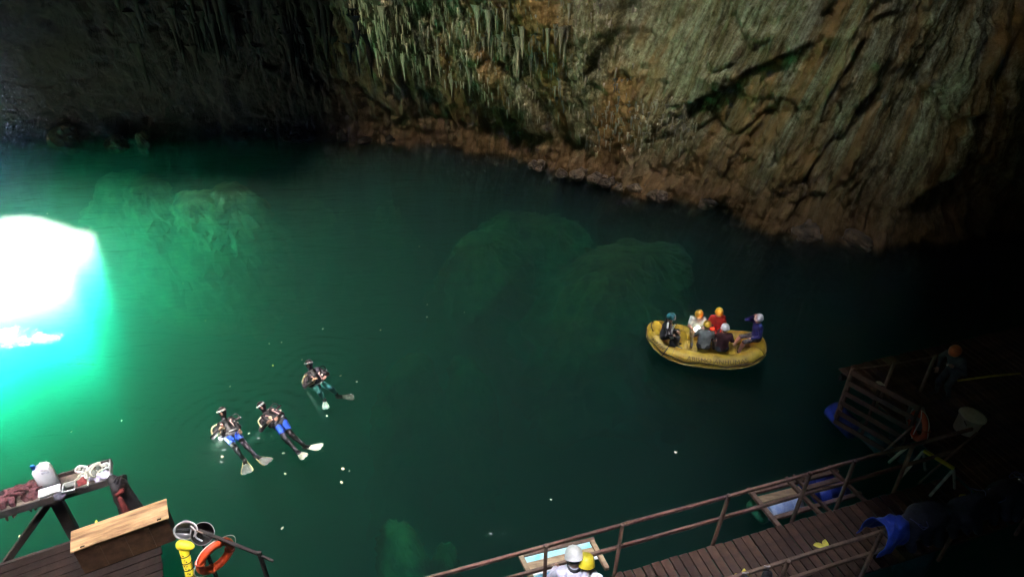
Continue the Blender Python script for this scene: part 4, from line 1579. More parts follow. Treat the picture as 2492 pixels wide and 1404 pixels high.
def diver(px, label, panel, fins, torch_spec, scale=1.0, legmat=None):
    """px: pixel and height of each joint, read off the photograph."""
    P = {k: at(*v) for k, v in px.items()}
    body_dir = (P['neck'] - P['hip']).normalized()
    side = body_dir.cross(Vector((0, 0, 1))).normalized()          # the diver's right when on the back, seen from the feet
    J = {'pelvis': P['hip'], 'neck': P['neck'], 'chest': P['hip'].lerp(P['neck'], 0.62), 'head': P['head']}
    w = 0.185 * scale
    J['shL'], J['shR'] = P['neck'] - body_dir * 0.05 - side * w, P['neck'] - body_dir * 0.05 + side * w
    J['hipL'], J['hipR'] = P['hip'] - side * 0.09, P['hip'] + side * 0.09
    for s in 'LR':
        J['wr' + s] = P['wr' + s]
        sg = -1 if s == 'L' else 1
        el, wr = ik(J['sh' + s], P['wr' + s], 0.29 * scale, 0.26 * scale, side * sg + Vector((0, 0, -0.5)) - body_dir * 0.3)
        J['el' + s], J['wr' + s] = el, wr
        J['kn' + s] = P['kn' + s]; J['an' + s] = P['an' + s]
        J['to' + s] = P['an' + s] + (P['an' + s] - P['kn' + s]).normalized() * 0.13
        J['pn' + s] = Vector((0, 0, 1))
    facing = (Vector((0, -0.75, 0.55)) - body_dir * 0.2).normalized()
    legs = legmat or C_BLK
    o = make_person(J, label, [M_SKIN, C_BLK, legs, M_STRAP, M_EYE, M_LIP, M_HOOD], 'divers floating in the lake', scale, hood=True, face_fwd=facing, head_up=(body_dir * 0.75 + Vector((0, 0, 0.66))).normalized(), bulk=1.08, curl=0.8)
    base = o.location.copy()
    L_ = lambda v: v - base
    f, u, r_ = basis(facing, (body_dir * 0.75 + Vector((0, 0, 0.66))))
    hd = P['head']
    # mask pushed up on the forehead
    mv = []
    for i in range(9):
        a = math.pi * (0.12 + 0.76 * i / 8)
        mv.append(L_(hd + u * 0.045 + (r_ * math.cos(a) + f * math.sin(a)) * 0.106))
    mk = tube('dive_mask', mv, 0.024, M_MASKB, o, 8)
    for sg in (-1, 1):
        V, Fc = ball_data(L_(hd + u * 0.045 + f * 0.118 + r_ * sg * 0.035), 0.03, 10, 6, (1, 0.5, 0.8))
        link_mesh('mask_lens', V, Fc, M_GLASS, mk, True)
    V, Fc = ball_data(L_(hd + u * 0.085 - f * 0.02), 0.055, 10, 6, (1, 1, 0.5))
    link_mesh('hood_highlight', V, Fc, mat('teal_highlight', (0.35, 0.75, 0.78), 0.4, 0.1, 10, 0), o, True)  # teal highlight of the hood, modelled as a coloured cap
    # buoyancy vest: two padded lobes, waist roll, shoulder straps
    ch = J['chest']
    upn = side.cross(body_dir).normalized()
    if upn.z < 0:
        upn = -upn
    segs = []
    for sg in (-1, 1):
        segs.append((L_(ch + side * sg * 0.13 + upn * 0.10 + body_dir * 0.10), L_(ch + side * sg * 0.17 + upn * 0.07 - body_dir * 0.16), 0.065, 0.085, 0))
        segs.append((L_(P['neck'] + side * sg * 0.12 + upn * 0.03), L_(ch + side * sg * 0.13 + upn * 0.10 + body_dir * 0.10), 0.05, 0.06, 0))
    segs.append((L_(ch + side * 0.2 - body_dir * 0.16 + upn * 0.03), L_(ch - side * 0.2 - body_dir * 0.16 + upn * 0.03), 0.07, 0.07, 0))
    V, Q, _ = solid(segs, 0.022)
    vest = link_mesh('buoyancy_vest', V, Q, M_BCD, o, True)
    for sg in (-1, 1):
        tube('vest_strap', smooth_path([L_(P['neck'] + side * sg * 0.10 + upn * 0.10), L_(ch + side * sg * 0.10 + upn * 0.165), L_(ch + side * sg * 0.12 + upn * 0.15 - body_dir * 0.14)], 5), 0.012, M_PINK, vest, 6)
        for q in range(3):
            V, Fc = ball_data(L_(ch + side * sg * (0.12 + 0.05 * q) + upn * 0.165 + body_dir * (0.06 - 0.08 * q)), 0.026, 8, 6, (1, 1, 0.6))
            link_mesh('buckle', V, Fc, M_PINK if q != 1 else M_STEEL, vest, True)
    # hoses
    rr2 = side
    tube('air_hose', smooth_path([L_(P['neck'] - side * 0.10 + upn * 0.06), L_(P['neck'] - side * 0.33 + upn * 0.10 - body_dir * 0.05), L_(ch - side * 0.38 + upn * 0.08 - body_dir * 0.1), L_(ch - side * 0.14 + upn * 0.18 - body_dir * 0.12)], 6), 0.017, M_HOSE, o, 8)
    tube('air_hose', smooth_path([L_(P['neck'] + side * 0.08 + upn * 0.05), L_(P['neck'] + side * 0.30 + upn * 0.13), L_(ch + side * 0.30 + upn * 0.15), L_(ch + side * 0.16 + upn * 0.17)], 6), 0.013, M_STRAP, o, 8)
    V, Fc = ball_data(L_(ch - side * 0.12 + upn * 0.19 - body_dir * 0.06), 0.045, 10, 6, (1, 1, 0.7))
    link_mesh('regulator', V, Fc, M_HOSE, o, True)
    tube('gauge_console', [L_(ch + side * 0.20 + upn * 0.16), L_(ch + side * 0.34 + upn * 0.12 + body_dir * 0.02)], 0.032, M_BCD, o, 10)
    V, Fc = ball_data(L_(ch + side * 0.35 + upn * 0.14), 0.022, 8, 6)
    link_mesh('gauge_face', V, Fc, M_STEEL, o, True)
    tube('waist_belt', [L_(P['hip'] - side * 0.16 + upn * 0.12 + body_dir * 0.05), L_(P['hip'] + upn * 0.165 + body_dir * 0.05), L_(P['hip'] + side * 0.16 + upn * 0.12 + body_dir * 0.05)], 0.018, mat('grey_belt', (0.35, 0.34, 0.34), 0.6, 0.1, 9, 0), o, 6)
    # coloured thigh panels of the suit
    if panel:
        for s in 'LR':
            hp_, kn_ = J['hip' + s], J['kn' + s]
            V, Q, _ = solid([(L_(hp_ + upn * 0.012), L_(hp_.lerp(kn_, 0.62) + upn * 0.010), 0.105, 0.086, 0)], 0.02)
            link_mesh('thigh_panel', V, Q, panel, o, True)
    for s, (tipx, tipy, tipz, wd, mb, me_, rl) in fins.items():
        fin('fin', o, J['to' + s], at(tipx, tipy, tipz), wd, mb, me_, base, rl)
    return o, J, upn, side, body_dir


d1, J1, up1, sd1, bd1 = diver({'head': (541, 1002, 0.30), 'neck': (546, 1026, 0.10), 'hip': (565, 1058, -0.08), 'wrL': (533, 1046, 0.20), 'wrR': (583, 1046, 0.16),
                               'knL': (570, 1086, -0.10), 'anL': (589, 1112, -0.22), 'knR': (592, 1076, -0.10), 'anR': (617, 1103, -0.22)},
                              'diver with a white glowing torch at the waist, grey fins, nearest the platform', C_SUITB,
                              {'L': (602, 1150, -0.12, 0.26, M_FING, M_FINY, 0.0), 'R': (654, 1124, -0.12, 0.26, M_FING, M_FINY, 0.0)}, None)
d2, J2, up2, sd2, bd2 = diver({'head': (637, 988, 0.30), 'neck': (646, 1008, 0.08), 'hip': (682, 1030, -0.06), 'wrL': (650, 1030, 0.20), 'wrR': (676, 1015, 0.18),
                               'knL': (692, 1064, -0.10), 'anL': (718, 1092, -0.20), 'knR': (708, 1056, -0.10), 'anR': (736, 1080, -0.20)},
                              'diver in the middle with blue thighs and cream white fins', C_SUITB,
                              {'L': (742, 1112, 0.02, 0.20, M_FINW, M_FINW, 0.3), 'R': (781, 1087, 0.03, 0.20, M_FINW, M_FINW, 0.2)}, None)
d3, J3, up3, sd3, bd3 = diver({'head': (752, 886, 0.42), 'neck': (758, 902, 0.22), 'hip': (772, 935, -0.16), 'wrL': (760, 926, 0.16), 'wrR': (792, 916, 0.18),
                               'knL': (778, 955, -0.2), 'anL': (786, 968, -0.45), 'knR': (806, 945, -0.15), 'anR': (818, 958, -0.35)},
                              'diver in teal suit, farthest from the platform, sitting upright in the water', None,
                              {'L': (793, 994, -0.30, 0.17, mat('clear_fin', (0.45, 0.62, 0.50), 0.4, 0.1, 9, 0), M_FINW, 0.0), 'R': (860, 966, -0.25, 0.16, M_FING, M_FING, 1.2)}, None, legmat=C_SUITG)

torch(at(537, 1064, 0.03), (-0.2, -0.5, -0.55), 'dazzling white dive torch beside the blue thigh of the nearest diver', (0.92, 1.0, 0.98), 0.05, 0.06, 'dive_torch', None, 0.02, 0.2, 'dive torches', gl=0.055)
b_ = at(646, 1036, -0.05); e_ = at(600, 1085, -1.2)
torch(b_, e_ - b_, 'dive torch of the middle diver throwing a thin pale beam down', (0.85, 1.0, 0.95), 4.0, 0.025, 'dive_torch', R(11), 0.006, 0.2, 'dive torches')
b_ = at(742, 944, -0.05); e_ = at(790, 1015, -1.4)
torch(b_, e_ - b_, 'dive torch of the farthest diver throwing a long pale beam down', (0.85, 1.0, 0.95), 5.0, 0.025, 'dive_torch', R(11), 0.006, 0.2, 'dive torches')

# ================================================================== walkways, rails and landing stages
M_WOOD = mat('wet_dark_deck_wood', (0.085, 0.046, 0.028), 0.6, 0.45, 3.0, 0.5, bscale=18, stretch=(1, 1, 1), col2=(0.018, 0.010, 0.007), spec=0.3)
M_RAIL = mat('weathered_rail_wood', (0.20, 0.125, 0.085), 0.6, 0.3, 4.0, 0.35, bscale=25, col2=(0.07, 0.042, 0.028))
M_BLACKW = mat('tarred_black_wood', (0.022, 0.017, 0.014), 0.7, 0.3, 5.0, 0.3, bscale=25)
M_PLY = mat('pale_plywood', (0.38, 0.255, 0.125), 0.6, 0.35, 4.0, 0.3, bscale=40, stretch=(0.35, 2.2, 1), col2=(0.10, 0.045, 0.018))
M_OCHRE = mat('bare_ochre_board', (0.40, 0.29, 0.16), 0.7, 0.25, 6, 0.2, stretch=(0.5, 2, 1))
M_WHTP = mat('chipped_white_paint', (0.75, 0.78, 0.78), 0.55, 0.15, 5, 0.1)
M_TURQ = mat('turquoise_paint', (0.16, 0.66, 0.72), 0.55, 0.2, 4, 0.1, col2=(0.62, 0.78, 0.78))
M_DRUM = mat('blue_plastic_drum', (0.025, 0.06, 0.42), 0.4, 0.15, 5, 0.05)
M_DRUMW = mat('faded_blue_white_drum', (0.50, 0.56, 0.62), 0.45, 0.2, 2.2, 0.05, col2=(0.12, 0.22, 0.50))
M_GREEN = mat('green_plastic_float', (0.02, 0.20, 0.09), 0.45, 0.2, 5, 0.05)
M_TEALD = mat('teal_plastic_float', (0.02, 0.10, 0.13), 0.45, 0.2, 5, 0.05)

DZ = 1.03
WA, WB = at(1560, 1378, DZ), at(2200, 1190, DZ)
WU = (WB - WA); WU.z = 0; WU.normalize()
WV = Vector((WU.y, -WU.x, 0))                      # towards the near side
wyaw = math.atan2(WU.y, WU.x)


def wk(u, v, z=0.0):
    return Vector((WA.x, WA.y, 0)) + WU * u + WV * v + Vector((0, 0, z))


def shared_box(name, sx, sy, sz, m_, bev=0.006):
    bm = box_bm(sx, sy, sz)
    bmesh.ops.bevel(bm, geom=list(bm.edges), offset=bev, segments=1, affect='EDGES')
    me = bpy.data.meshes.new(name)
    bm.to_mesh(me)
    bm.free()
    me.materials.append(m_)
    return me


def put(name, me, parent, loc, rot=(0, 0, 0), scale=(1, 1, 1)):
    o = bpy.data.objects.new(name, me)
    o.location = loc
    o.rotation_euler = rot
    o.scale = scale
    COL.objects.link(o)
    o.parent = parent
    return o


walk = empty('walkway', wk(0, 0, DZ), wyaw, 'dark wooden plank walkway running along the water at lower right', 'walkway')
pl_me = shared_box('plank', 0.172, 1.34, 0.045, M_WOOD, 0.008)
u = -5.0
while u < 7.25:
    put('plank', pl_me, walk, (u, -0.66 + rng.uniform(-0.012, 0.012), -0.0225 + rng.uniform(-0.004, 0.004)), (rng.uniform(-0.004, 0.004), rng.uniform(-0.035, 0.035), rng.uniform(-0.010, 0.010)), (rng.uniform(0.90, 1.0), rng.uniform(0.985, 1.01), 1))
    u += 0.189
for v_ in (-0.10, -0.66, -1.22):
    bm_obj('joist', box_bm(12.2, 0.08, 0.15, (1.1, v_, -0.125)), M_BLACKW, walk)
for u_ in (-3.5, -0.5, 2.5, 5.5):
    V, Fc = join([lathe_data([(0.0, -1.25), (0.26, -1.25), (0.29, -0.7), (0.26, -0.28), (0.0, -0.28)], 16, (u_, -0.66 + dv, 0)) for dv in (-0.35, 0.35)])
    link_mesh('float_barrel', V, Fc, M_TEALD, walk, True)


def railing(name, label, posts, top, mid, zt, zm, m_=M_RAIL, r=0.035, proud=0.07, group=None):
    """posts: (base point, height); top and mid: runs of points."""
    b0 = posts[0][0]
    t = empty(name, b0, 0, label, 'railing', group)
    for p, h, lean in posts:
        bm = beam_bm(p - b0, p - b0 + Vector((lean[0], lean[1], h)), 0.062, 0.062)
        o = bm_obj('post', bm, m_, t, bevel=0.010)
        V, Fc = ball_data(p - b0 + Vector((lean[0], lean[1], h)), 0.045, 8, 5, (1, 1, 0.5))
        link_mesh('post_cap', V, Fc, m_, o, True)
    for run, nm, hh in ((top, 'top_rail', 0.075), (mid, 'middle_rail', 0.085)):
        for a, c in zip(run[:-1], run[1:]):
            d = (c - a).normalized()
            bm = beam_bm(a - b0 - d * 0.02, c - b0 + d * 0.02, 0.05, hh)
            bm_obj(nm, bm, m_, t, bevel=0.008)
    return t


PU = [-3.78, -1.87, -0.52, 1.48, 3.24, 4.28, 5.70]
posts = [(wk(u_, -0.02, 0.75), 1.62, (WU.x * ln, WU.y * ln)) for u_, ln in zip(PU, (0, 0, 0.03, 0.10, 0.05, 0.0, -0.06))]
top = [wk(u_, -0.06, 2.30) for u_ in (-5.6, -3.7, -1.8, -0.45, 1.6, 3.3, 4.3, 5.6, 7.15)]
mid_ = [wk(u_, -0.06, 1.72) for u_ in (-5.6, -3.7, -1.8, -0.5, 1.52, 3.3, 4.3, 5.6, 7.1)]
for q in (top, mid_):
    for i, p in enumerate(q):
        p.z += rng.uniform(-0.015, 0.015)
railing('lakeside_railing', 'weathered wooden railing on the lake side of the walkway', posts, top, mid_, 2.3, 1.7)
PN = [-0.6, 1.76, 3.62, 5.5, 7.4]
posts = [(wk(u_, 1.40, 0.75), 1.58, (WU.x * 0.02, WU.y * 0.02)) for u_ in PN]
top = [wk(u_, 1.36, 2.28) for u_ in (-2.5, -0.6, 1.75, 3.66, 5.5, 7.4)]
mid_ = [wk(u_, 1.36, 1.70) for u_ in (-2.5, -0.6, 1.75, 3.66, 5.5, 7.4)]
railing('inner_railing', 'weathered wooden railing on the near side of the walkway, hung with gear', posts, top, mid_, 2.3, 1.7)

# ------------------------------------------------------------------ landing stage in the dark on the right
land = empty('landing_stage', wk(7.2, 0, DZ), wyaw, 'dark plank landing stage at the right where the person in orange helmet stands', 'landing stage')
pl2 = shared_box('plank', 0.172, 4.9, 0.045, M_WOOD, 0.008)
u = 7.36
while u < 14.2:
    put('plank', pl2, land, (u - 7.2, 1.15 + rng.uniform(-0.02, 0.02), -0.0225 + rng.uniform(-0.004, 0.004)), (0, rng.uniform(-0.01, 0.01), rng.uniform(-0.003, 0.003)))
    u += 0.189
for v_ in (3.4, 1.2, -1.1):
    bm_obj('joist', box_bm(7.0, 0.09, 0.16, (3.5, v_, -0.13)), M_BLACKW, land)
for k_, (px, py) in enumerate([(2052, 1022), (2128, 1066), (2200, 1100)]):
    p = at(px, py, 0.18)
    ax = Vector((WV.x, WV.y, 0))
    V, Fc = tube_data([p - ax * 0.42, p - ax * 0.40, p + ax * 0.40, p + ax * 0.42], [0.16, 0.24, 0.24, 0.16], 16)
    b0 = wk(7.2, 0, DZ)
    Mi = Matrix.Rotation(-wyaw, 3, 'Z')
    link_mesh('float_barrel', [Mi @ (v - b0) for v in V], Fc, M_TEALD if k_ else M_DRUM, land, True)
# slatted side rail facing the lake
S0, S1 = at(2072, 902, 2.15), at(2238, 990, 2.15)
lr = empty('slatted_side_rail', (S0.x, S0.y, DZ), 0, 'reddish slatted board rail on the lake side of the landing stage', 'railing')
M_REDW = mat('reddish_board', (0.070, 0.028, 0.018), 0.6, 0.3, 4, 0.3)
dS = (S1 - S0)
for z_ in (1.08, 0.78, 0.48, 0.18, -0.12, -0.40):
    bm_obj('board', beam_bm(Vector((0, 0, z_)), dS + Vector((0, 0, z_)), 0.035, 0.13), M_REDW, lr, bevel=0.006)
for t_ in (0.02, 0.42, 0.98):
    p = dS * t_ + WU.xyz * 0.05
    p.z = 0
    bm_obj('post', beam_bm(p + Vector((0, 0, -0.5)), p + Vector((0, 0, 1.16)), 0.06, 0.06), M_REDW, lr, bevel=0.008)
# far rail and its posts, behind the person
F0, F1 = at(2074, 898, 2.12), at(2276, 866, 2.12)
fr_ = empty('rope_rail', (F0.x, F0.y, DZ), 0, 'thin rope rail along the far edge of the landing stage', 'railing')
tube('rope', smooth_path([Vector((0, 0, 1.09)), (F1 - F0) * 0.5 + Vector((0, 0, 1.05)), F1 - F0 + Vector((0, 0, 1.09))], 8), 0.018, M_RAIL, fr_, 6)
for t_ in (0.0, 0.5, 1.0):
    p = (F1 - F0) * t_
    bm_obj('post', beam_bm(Vector((p.x, p.y, -0.4)), Vector((p.x, p.y, 1.12)), 0.06, 0.06), M_RAIL, fr_, bevel=0.008)


# ------------------------------------------------------------------ floating frames with drums beside the walkway
def drum_data(a, b, r, ribs=True):
    a, b = Vector(a), Vector(b)
    pts, rad = [], []
    for t_, k_ in [(0, 0.86), (0.02, 1.0), (0.30, 1.0), (0.32, 1.06), (0.35, 1.06), (0.37, 1.0), (0.63, 1.0), (0.65, 1.06), (0.68, 1.06), (0.70, 1.0), (0.98, 1.0), (1, 0.86)]:
        pts.append(a.lerp(b, t_))
        rad.append(r * (k_ if ribs else min(1, k_)))
    return tube_data(pts, rad, 18)


def timber(parent, nm, a, b, w, h, m_, b0):
    return bm_obj(nm, beam_bm(a - b0, b - b0, w, h), m_, parent, bevel=0.008)


PZ = 0.40
b0 = at(1900, 1240, 0.0)
pont = empty('drum_pontoon', b0, 0, 'timber floating frame with blue drums beside the walkway, right of the railing posts', 'pontoon', 'floating timber frames beside the walkway')
timber(pont, 'cross_beam', at(1820, 1188, PZ + 0.1), at(1912, 1300, PZ + 0.1), 0.10, 0.08, M_RAIL, b0)
timber(pont, 'cross_beam', at(1912, 1162, PZ + 0.1), at(2012, 1268, PZ + 0.1), 0.08, 0.08, M_RAIL, b0)
timber(pont, 'cross_beam', at(1930, 1156, PZ + 0.1), at(2036, 1260, PZ + 0.1), 0.06, 0.08, M_RAIL, b0)
timber(pont, 'cross_beam', at(2016, 1134, PZ + 0.1), at(2122, 1234, PZ + 0.1), 0.07, 0.08, M_RAIL, b0)
timber(pont, 'long_beam', at(1824, 1200, PZ), at(2040, 1146, PZ), 0.09, 0.08, M_RAIL, b0)
timber(pont, 'long_beam', at(1886, 1260, PZ), at(2096, 1200, PZ), 0.09, 0.08, M_RAIL, b0)
timber(pont, 'plank', at(1848, 1216, PZ + 0.05), at(1950, 1190, PZ + 0.05), 0.17, 0.035, M_OCHRE, b0)
timber(pont, 'plank', at(1966, 1186, PZ + 0.05), at(2046, 1164, PZ + 0.05), 0.12, 0.035, M_RAIL, b0)
for nm, a, c, r, m_ in [('drum', (1868, 1246), (1944, 1222), 0.19, M_DRUMW), ('drum', (1984, 1206), (2056, 1184), 0.19, M_DRUM), ('drum', (1950, 1176), (2018, 1157), 0.17, M_DRUM)]:
    V, Fc = drum_data(at(*a, 0.22) - b0, at(*c, 0.22) - b0, r)
    link_mesh(nm, V, Fc, m_, pont, True)
g0 = at(1826, 1218, 0.05) - b0; g1 = at(1868, 1268, 0.0) - b0
V, Fc = tube_data(smooth_path([g0, g0.lerp(g1, 0.3), g0.lerp(g1, 0.7), g1], 4), [0.05, 0.12, 0.15, 0.16, 0.165, 0.165, 0.165, 0.165, 0.165, 0.16, 0.15, 0.12, 0.05], 14)
link_mesh('green_float', V, Fc, M_GREEN, pont, True)

b0 = at(1330, 1372, 0.0)
pont2 = empty('drum_pontoon', b0, 0, 'floating frame with white, turquoise and bare boards below the white helmeted person', 'pontoon', 'floating timber frames beside the walkway')
timber(pont2, 'cross_beam', at(1266, 1350, PZ + 0.08), at(1300, 1420, PZ + 0.08), 0.09, 0.09, M_OCHRE, b0)
timber(pont2, 'cross_beam', at(1440, 1316, PZ + 0.08), at(1478, 1384, PZ + 0.08), 0.09, 0.09, M_OCHRE, b0)
timber(pont2, 'long_beam', at(1272, 1352, PZ + 0.02), at(1446, 1312, PZ + 0.02), 0.08, 0.08, M_RAIL, b0)
timber(pont2, 'painted_board', at(1276, 1364, PZ + 0.04), at(1450, 1322, PZ + 0.04), 0.14, 0.03, M_TURQ, b0)
timber(pont2, 'plank', at(1284, 1380, PZ + 0.04), at(1458, 1338, PZ + 0.04), 0.20, 0.03, M_OCHRE, b0)
timber(pont2, 'painted_board', at(1294, 1397, PZ + 0.03), at(1468, 1352, PZ + 0.03), 0.07, 0.03, M_WHTP, b0)
V, Fc = drum_data(at(1300, 1428, 0.24) - b0, at(1440, 1392, 0.24) - b0, 0.20)
link_mesh('drum', V, Fc, mat('bright_blue_drum', (0.06, 0.40, 0.62), 0.4, 0.2, 4, 0.1, col2=(0.35, 0.65, 0.75)), pont2, True)


# ------------------------------------------------------------------ things about the landing stage
def tub(px, py, z, r, h, label):
    p = at(px, py, z)
    t = empty('lidded_tub', p, 0, label, 'tub')
    Mw = mat('white_tub_plastic', (0.75, 0.78, 0.68), 0.45, 0.1, 5, 0.05)
    V, Fc = lathe_data([(0, 0), (r * 0.86, 0), (r * 0.88, 0.02), (r * 0.97, h * 0.86), (r * 1.03, h * 0.87), (r * 1.03, h * 0.93), (r * 0.9, h * 0.94)], 28)
    link_mesh('tub_body', V, Fc, Mw, t, True)
    V, Fc = lathe_data([(0, h * 1.0), (r * 0.80, h * 1.0), (r * 0.86, h * 0.985), (r * 1.06, h * 0.985), (r * 1.08, h * 0.95), (r * 1.08, h * 0.90), (r * 1.04, h * 0.90)], 28)
    link_mesh('lid', V, Fc, Mw, t, True)
    arc = [Vector((math.cos(a) * r * 1.02, -0.02 - math.sin(a) * r * 0.5, h * 0.82 - math.sin(a) * 0.18)) for a in np.linspace(0, math.pi, 13)]
    tube('carrying_handle', arc, 0.010, M_STEEL, t, 6)
    t.rotation_euler = (0.02, 0.10, 0.4)
    return t


tub(2346, 1046, DZ, 0.26, 0.46, 'white lidded plastic tub standing on the dark landing stage')

p = at(2222, 1030, DZ)
mb = empty('metal_box', p, wyaw + 0.9, 'grey metal box with a shiny top edge beside the slatted rail', 'box')
M_MET = mat('dull_metal', (0.35, 0.37, 0.37), 0.35, 0.15, 4, 0.05, metal=0.7)
bm_obj('box_body', box_bm(0.45, 0.30, 0.30, (0, 0, 0.15)), M_MET, mb, bevel=0.012)
bm_obj('box_lid', box_bm(0.47, 0.32, 0.05, (0, 0, 0.328)), M_MET, mb, bevel=0.012)
bm_obj('latch', box_bm(0.06, 0.02, 0.08, (0, -0.166, 0.29)), M_STEEL, mb)

M_ORANGE = mat('orange_lifebuoy_foam', (0.55, 0.07, 0.015), 0.5, 0.15, 6, 0.1)
M_ROPEW = mat('white_rope', (0.75, 0.74, 0.70), 0.8, 0.15, 60, 0.3)


def lifebuoy(center, axis, R0, r0, label, ref=None):
    t = empty('lifebuoy', center, 0, label, 'lifebuoy', 'orange lifebuoys')
    a = Vector(axis).normalized()
    s = a.cross(Vector((0, 0, 1))).normalized()
    w = s.cross(a)
    ring = [(s * math.cos(k * math.pi / 18) + w * math.sin(k * math.pi / 18)) * R0 for k in range(36)]
    link_mesh('ring', *tube_data(ring, r0, 14, True), M_ORANGE, t, True)
    for k in range(4):
        th0 = k * math.pi / 2 + 0.4
        c = (s * math.cos(th0) + w * math.sin(th0)) * R0
        o_ = (s * math.cos(th0) + w * math.sin(th0))
        bl = [c + (o_ * math.cos(q) + a * math.sin(q)) * (r0 + 0.006) for q in np.linspace(0, 2 * math.pi, 16, endpoint=False)]
        link_mesh('band', *tube_data(bl, 0.016, 6, True), mat('worn_orange_band', (0.42, 0.06, 0.015), 0.6, 0.2, 6, 0.1), t, True)
    gl_ = []
    for k in range(72):
        th0 = k * math.pi / 36
        ex = 0.05 * abs(math.sin(2 * (th0 - 0.4)))
        gl_.append((s * math.cos(th0) + w * math.sin(th0)) * (R0 + r0 + 0.005 + ex))
    link_mesh('grab_line', *tube_data(gl_, 0.008, 6, True), M_ROPEW, t, True)
    return t


lifebuoy(at(2236, 1036, 1.62), (WU + WV * 0.35), 0.27, 0.07, 'orange lifebuoy hung edge on at the corner of the dark landing stage')
tube_o = tube('mooring_rope', [v - at(2236, 1036, 1.62) for v in smooth_path([at(2243, 1000, 2.2), at(2240, 1022, 1.9), at(2228, 1045, 1.6), at(2218, 1066, 1.2)], 5)], 0.010, M_ROPEW)
tube_o.location = at(2236, 1036, 1.62)
tag(tube_o, 'white cord hanging across the orange lifebuoy on the landing stage', 'rope')

# saw-horse with yellow bar
q0, q1 = at(2248, 1096, 1.72), at(2322, 1140, 1.72)
sh_ = empty('trestle', (q0.x, q0.y, DZ), 0, 'trestle with a bright yellow top bar and pale legs on the landing stage', 'trestle')
M_YELB = mat('yellow_painted_bar', (0.62, 0.52, 0.04), 0.5, 0.2, 8, 0.1)
b0 = Vector((q0.x, q0.y, DZ))
bm_obj('top_bar', beam_bm(q0 - b0, q1 - b0, 0.07, 0.06), M_YELB, sh_, bevel=0.008)
for a in (q0, q1):
    for s in (-1, 1):
        e = a + WU * 0.32 * s
        e.z = DZ
        bm_obj('leg', beam_bm(a - b0 - Vector((0, 0, 0.02)), e - b0, 0.05, 0.035), mat('pale_trestle_leg', (0.45, 0.44, 0.40), 0.6, 0.2, 8, 0.1), sh_, bevel=0.005)


def pole(p0, z0, p1, z1, r, label, m_=M_RAIL, name='wooden_pole', cat='pole'):
    a, b = at(*p0, z0), at(*p1, z1)
    o = tube(name, [v - a for v in (a, a.lerp(b, 0.5) + Vector((0.01, 0.01, 0.01)), b)], [r, r * 1.05, r * 0.95], m_, None, 8)
    o.location = a
    return tag(o, label, cat)


pole((2142, 1107), 0.55, (2222, 1036), 2.0, 0.022, 'brown pole leaning from the water up to the lifebuoy corner')
pole((2164, 1124), 0.75, (2212, 1084), 1.7, 0.030, 'pale short pole leaning beside the yellow barred trestle', M_PALE)
pole((2236, 1175), 1.05, (2378, 1052), 2.3, 0.022, 'long thin brown pole leaning across the yellow barred trestle')
pole((2330, 926), 1.9, (2484, 908), 2.2, 0.022, 'yellow pole stretching right from the person in the orange helmet', M_YELB)

# person standing in the dark
C_DKG = cloth('dark_grey_gear', (0.05, 0.055, 0.06))
ft = at(2296, 962, DZ)
J, ff, uu = seated(ft + Vector((0, 0, 0.83)), math.pi * 0.62, 0.45, 0.35, 0.0, hands={'L': (-0.18, 0.42, 0.30), 'R': (0.22, 0.30, -0.02)}, feet={'L': (-0.10, -0.02, -0.76), 'R': (0.14, 0.10, -0.76), 'pL': (0, 1, 0.1), 'pR': (0, 1, 0.1)})
dude = make_person(J, 'person in dark gear and orange helmet bending forward on the dark landing stage', WEAR(C_DKG, C_JEAN), None, 1.0, helmet=H_ORG, face_fwd=ff, head_up=uu, bulk=1.08)

# ------------------------------------------------------------------ two people on the walkway at the bottom
C_LAV = cloth('lavender_grey_hoodie', (0.72, 0.69, 0.78), scale=4, bscale=9, bump=0.6)
C_WHT = cloth('off_white_shirt', (0.78, 0.80, 0.80), scale=5)
hp = at(1398, 1323, 3.05)                  # helmet
pel = Vector((hp.x + 0.02, hp.y - 0.24, DZ + 1.02))
J, ff, uu = seated(pel, 0.1, 0.20, 0.55, 0.0, hands={'L': (-0.20, 0.40, 0.10), 'R': (0.20, 0.40, 0.10)}, feet={'L': (-0.11, 0.0, -0.84), 'R': (0.11, 0.03, -0.84), 'pL': (0, 1, 0.1), 'pR': (0, 1, 0.1)}, sc=1.14)
p1 = make_person(J, 'person in lavender grey hoodie, black harness and white helmet seen from behind', WEAR(C_LAV, C_JEAN), 'people standing on the walkway', 1.16, helmet=H_WHT, face_fwd=ff, head_up=uu, bulk=1.22)
bs = p1.location.copy()
ch, nk = J['chest'], J['neck']
bk = Vector((math.sin(0.1), -math.cos(0.1), 0))
sd_ = Vector((math.cos(0.1), math.sin(0.1), 0))
hoodp = []
for a in np.linspace(-0.25, math.pi + 0.25, 14):
    hoodp.append(nk - bs + sd_ * math.cos(a) * 0.17 + bk * (0.10 + 0.12 * math.sin(a)) + Vector((0, 0, 0.02 - 0.10 * math.sin(a))))
tube('hood', hoodp, [0.035] + [0.055 + 0.02 * math.sin(i * 0.5) for i in range(12)] + [0.035], C_LAV, p1, 10)
for k in range(3):
    fold = [nk - bs + sd_ * math.cos(a) * (0.15 - 0.02 * k) + bk * (0.20 + 0.02 * math.sin(a)) + Vector((0, 0, -0.10 - 0.055 * k - 0.06 * math.sin(a))) for a in np.linspace(0.2, math.pi - 0.2, 9)]
    tube('hood_fold', fold, 0.016, C_LAV, p1, 8)
collar = [nk - bs + sd_ * math.cos(a) * 0.085 + bk * 0.085 * math.sin(a) + Vector((0, 0, 0.045)) for a in np.linspace(0, 2 * math.pi, 14, endpoint=False)]
link_mesh('dark_collar', *tube_data(collar, 0.035, 8, True), M_STRAP, p1, True)
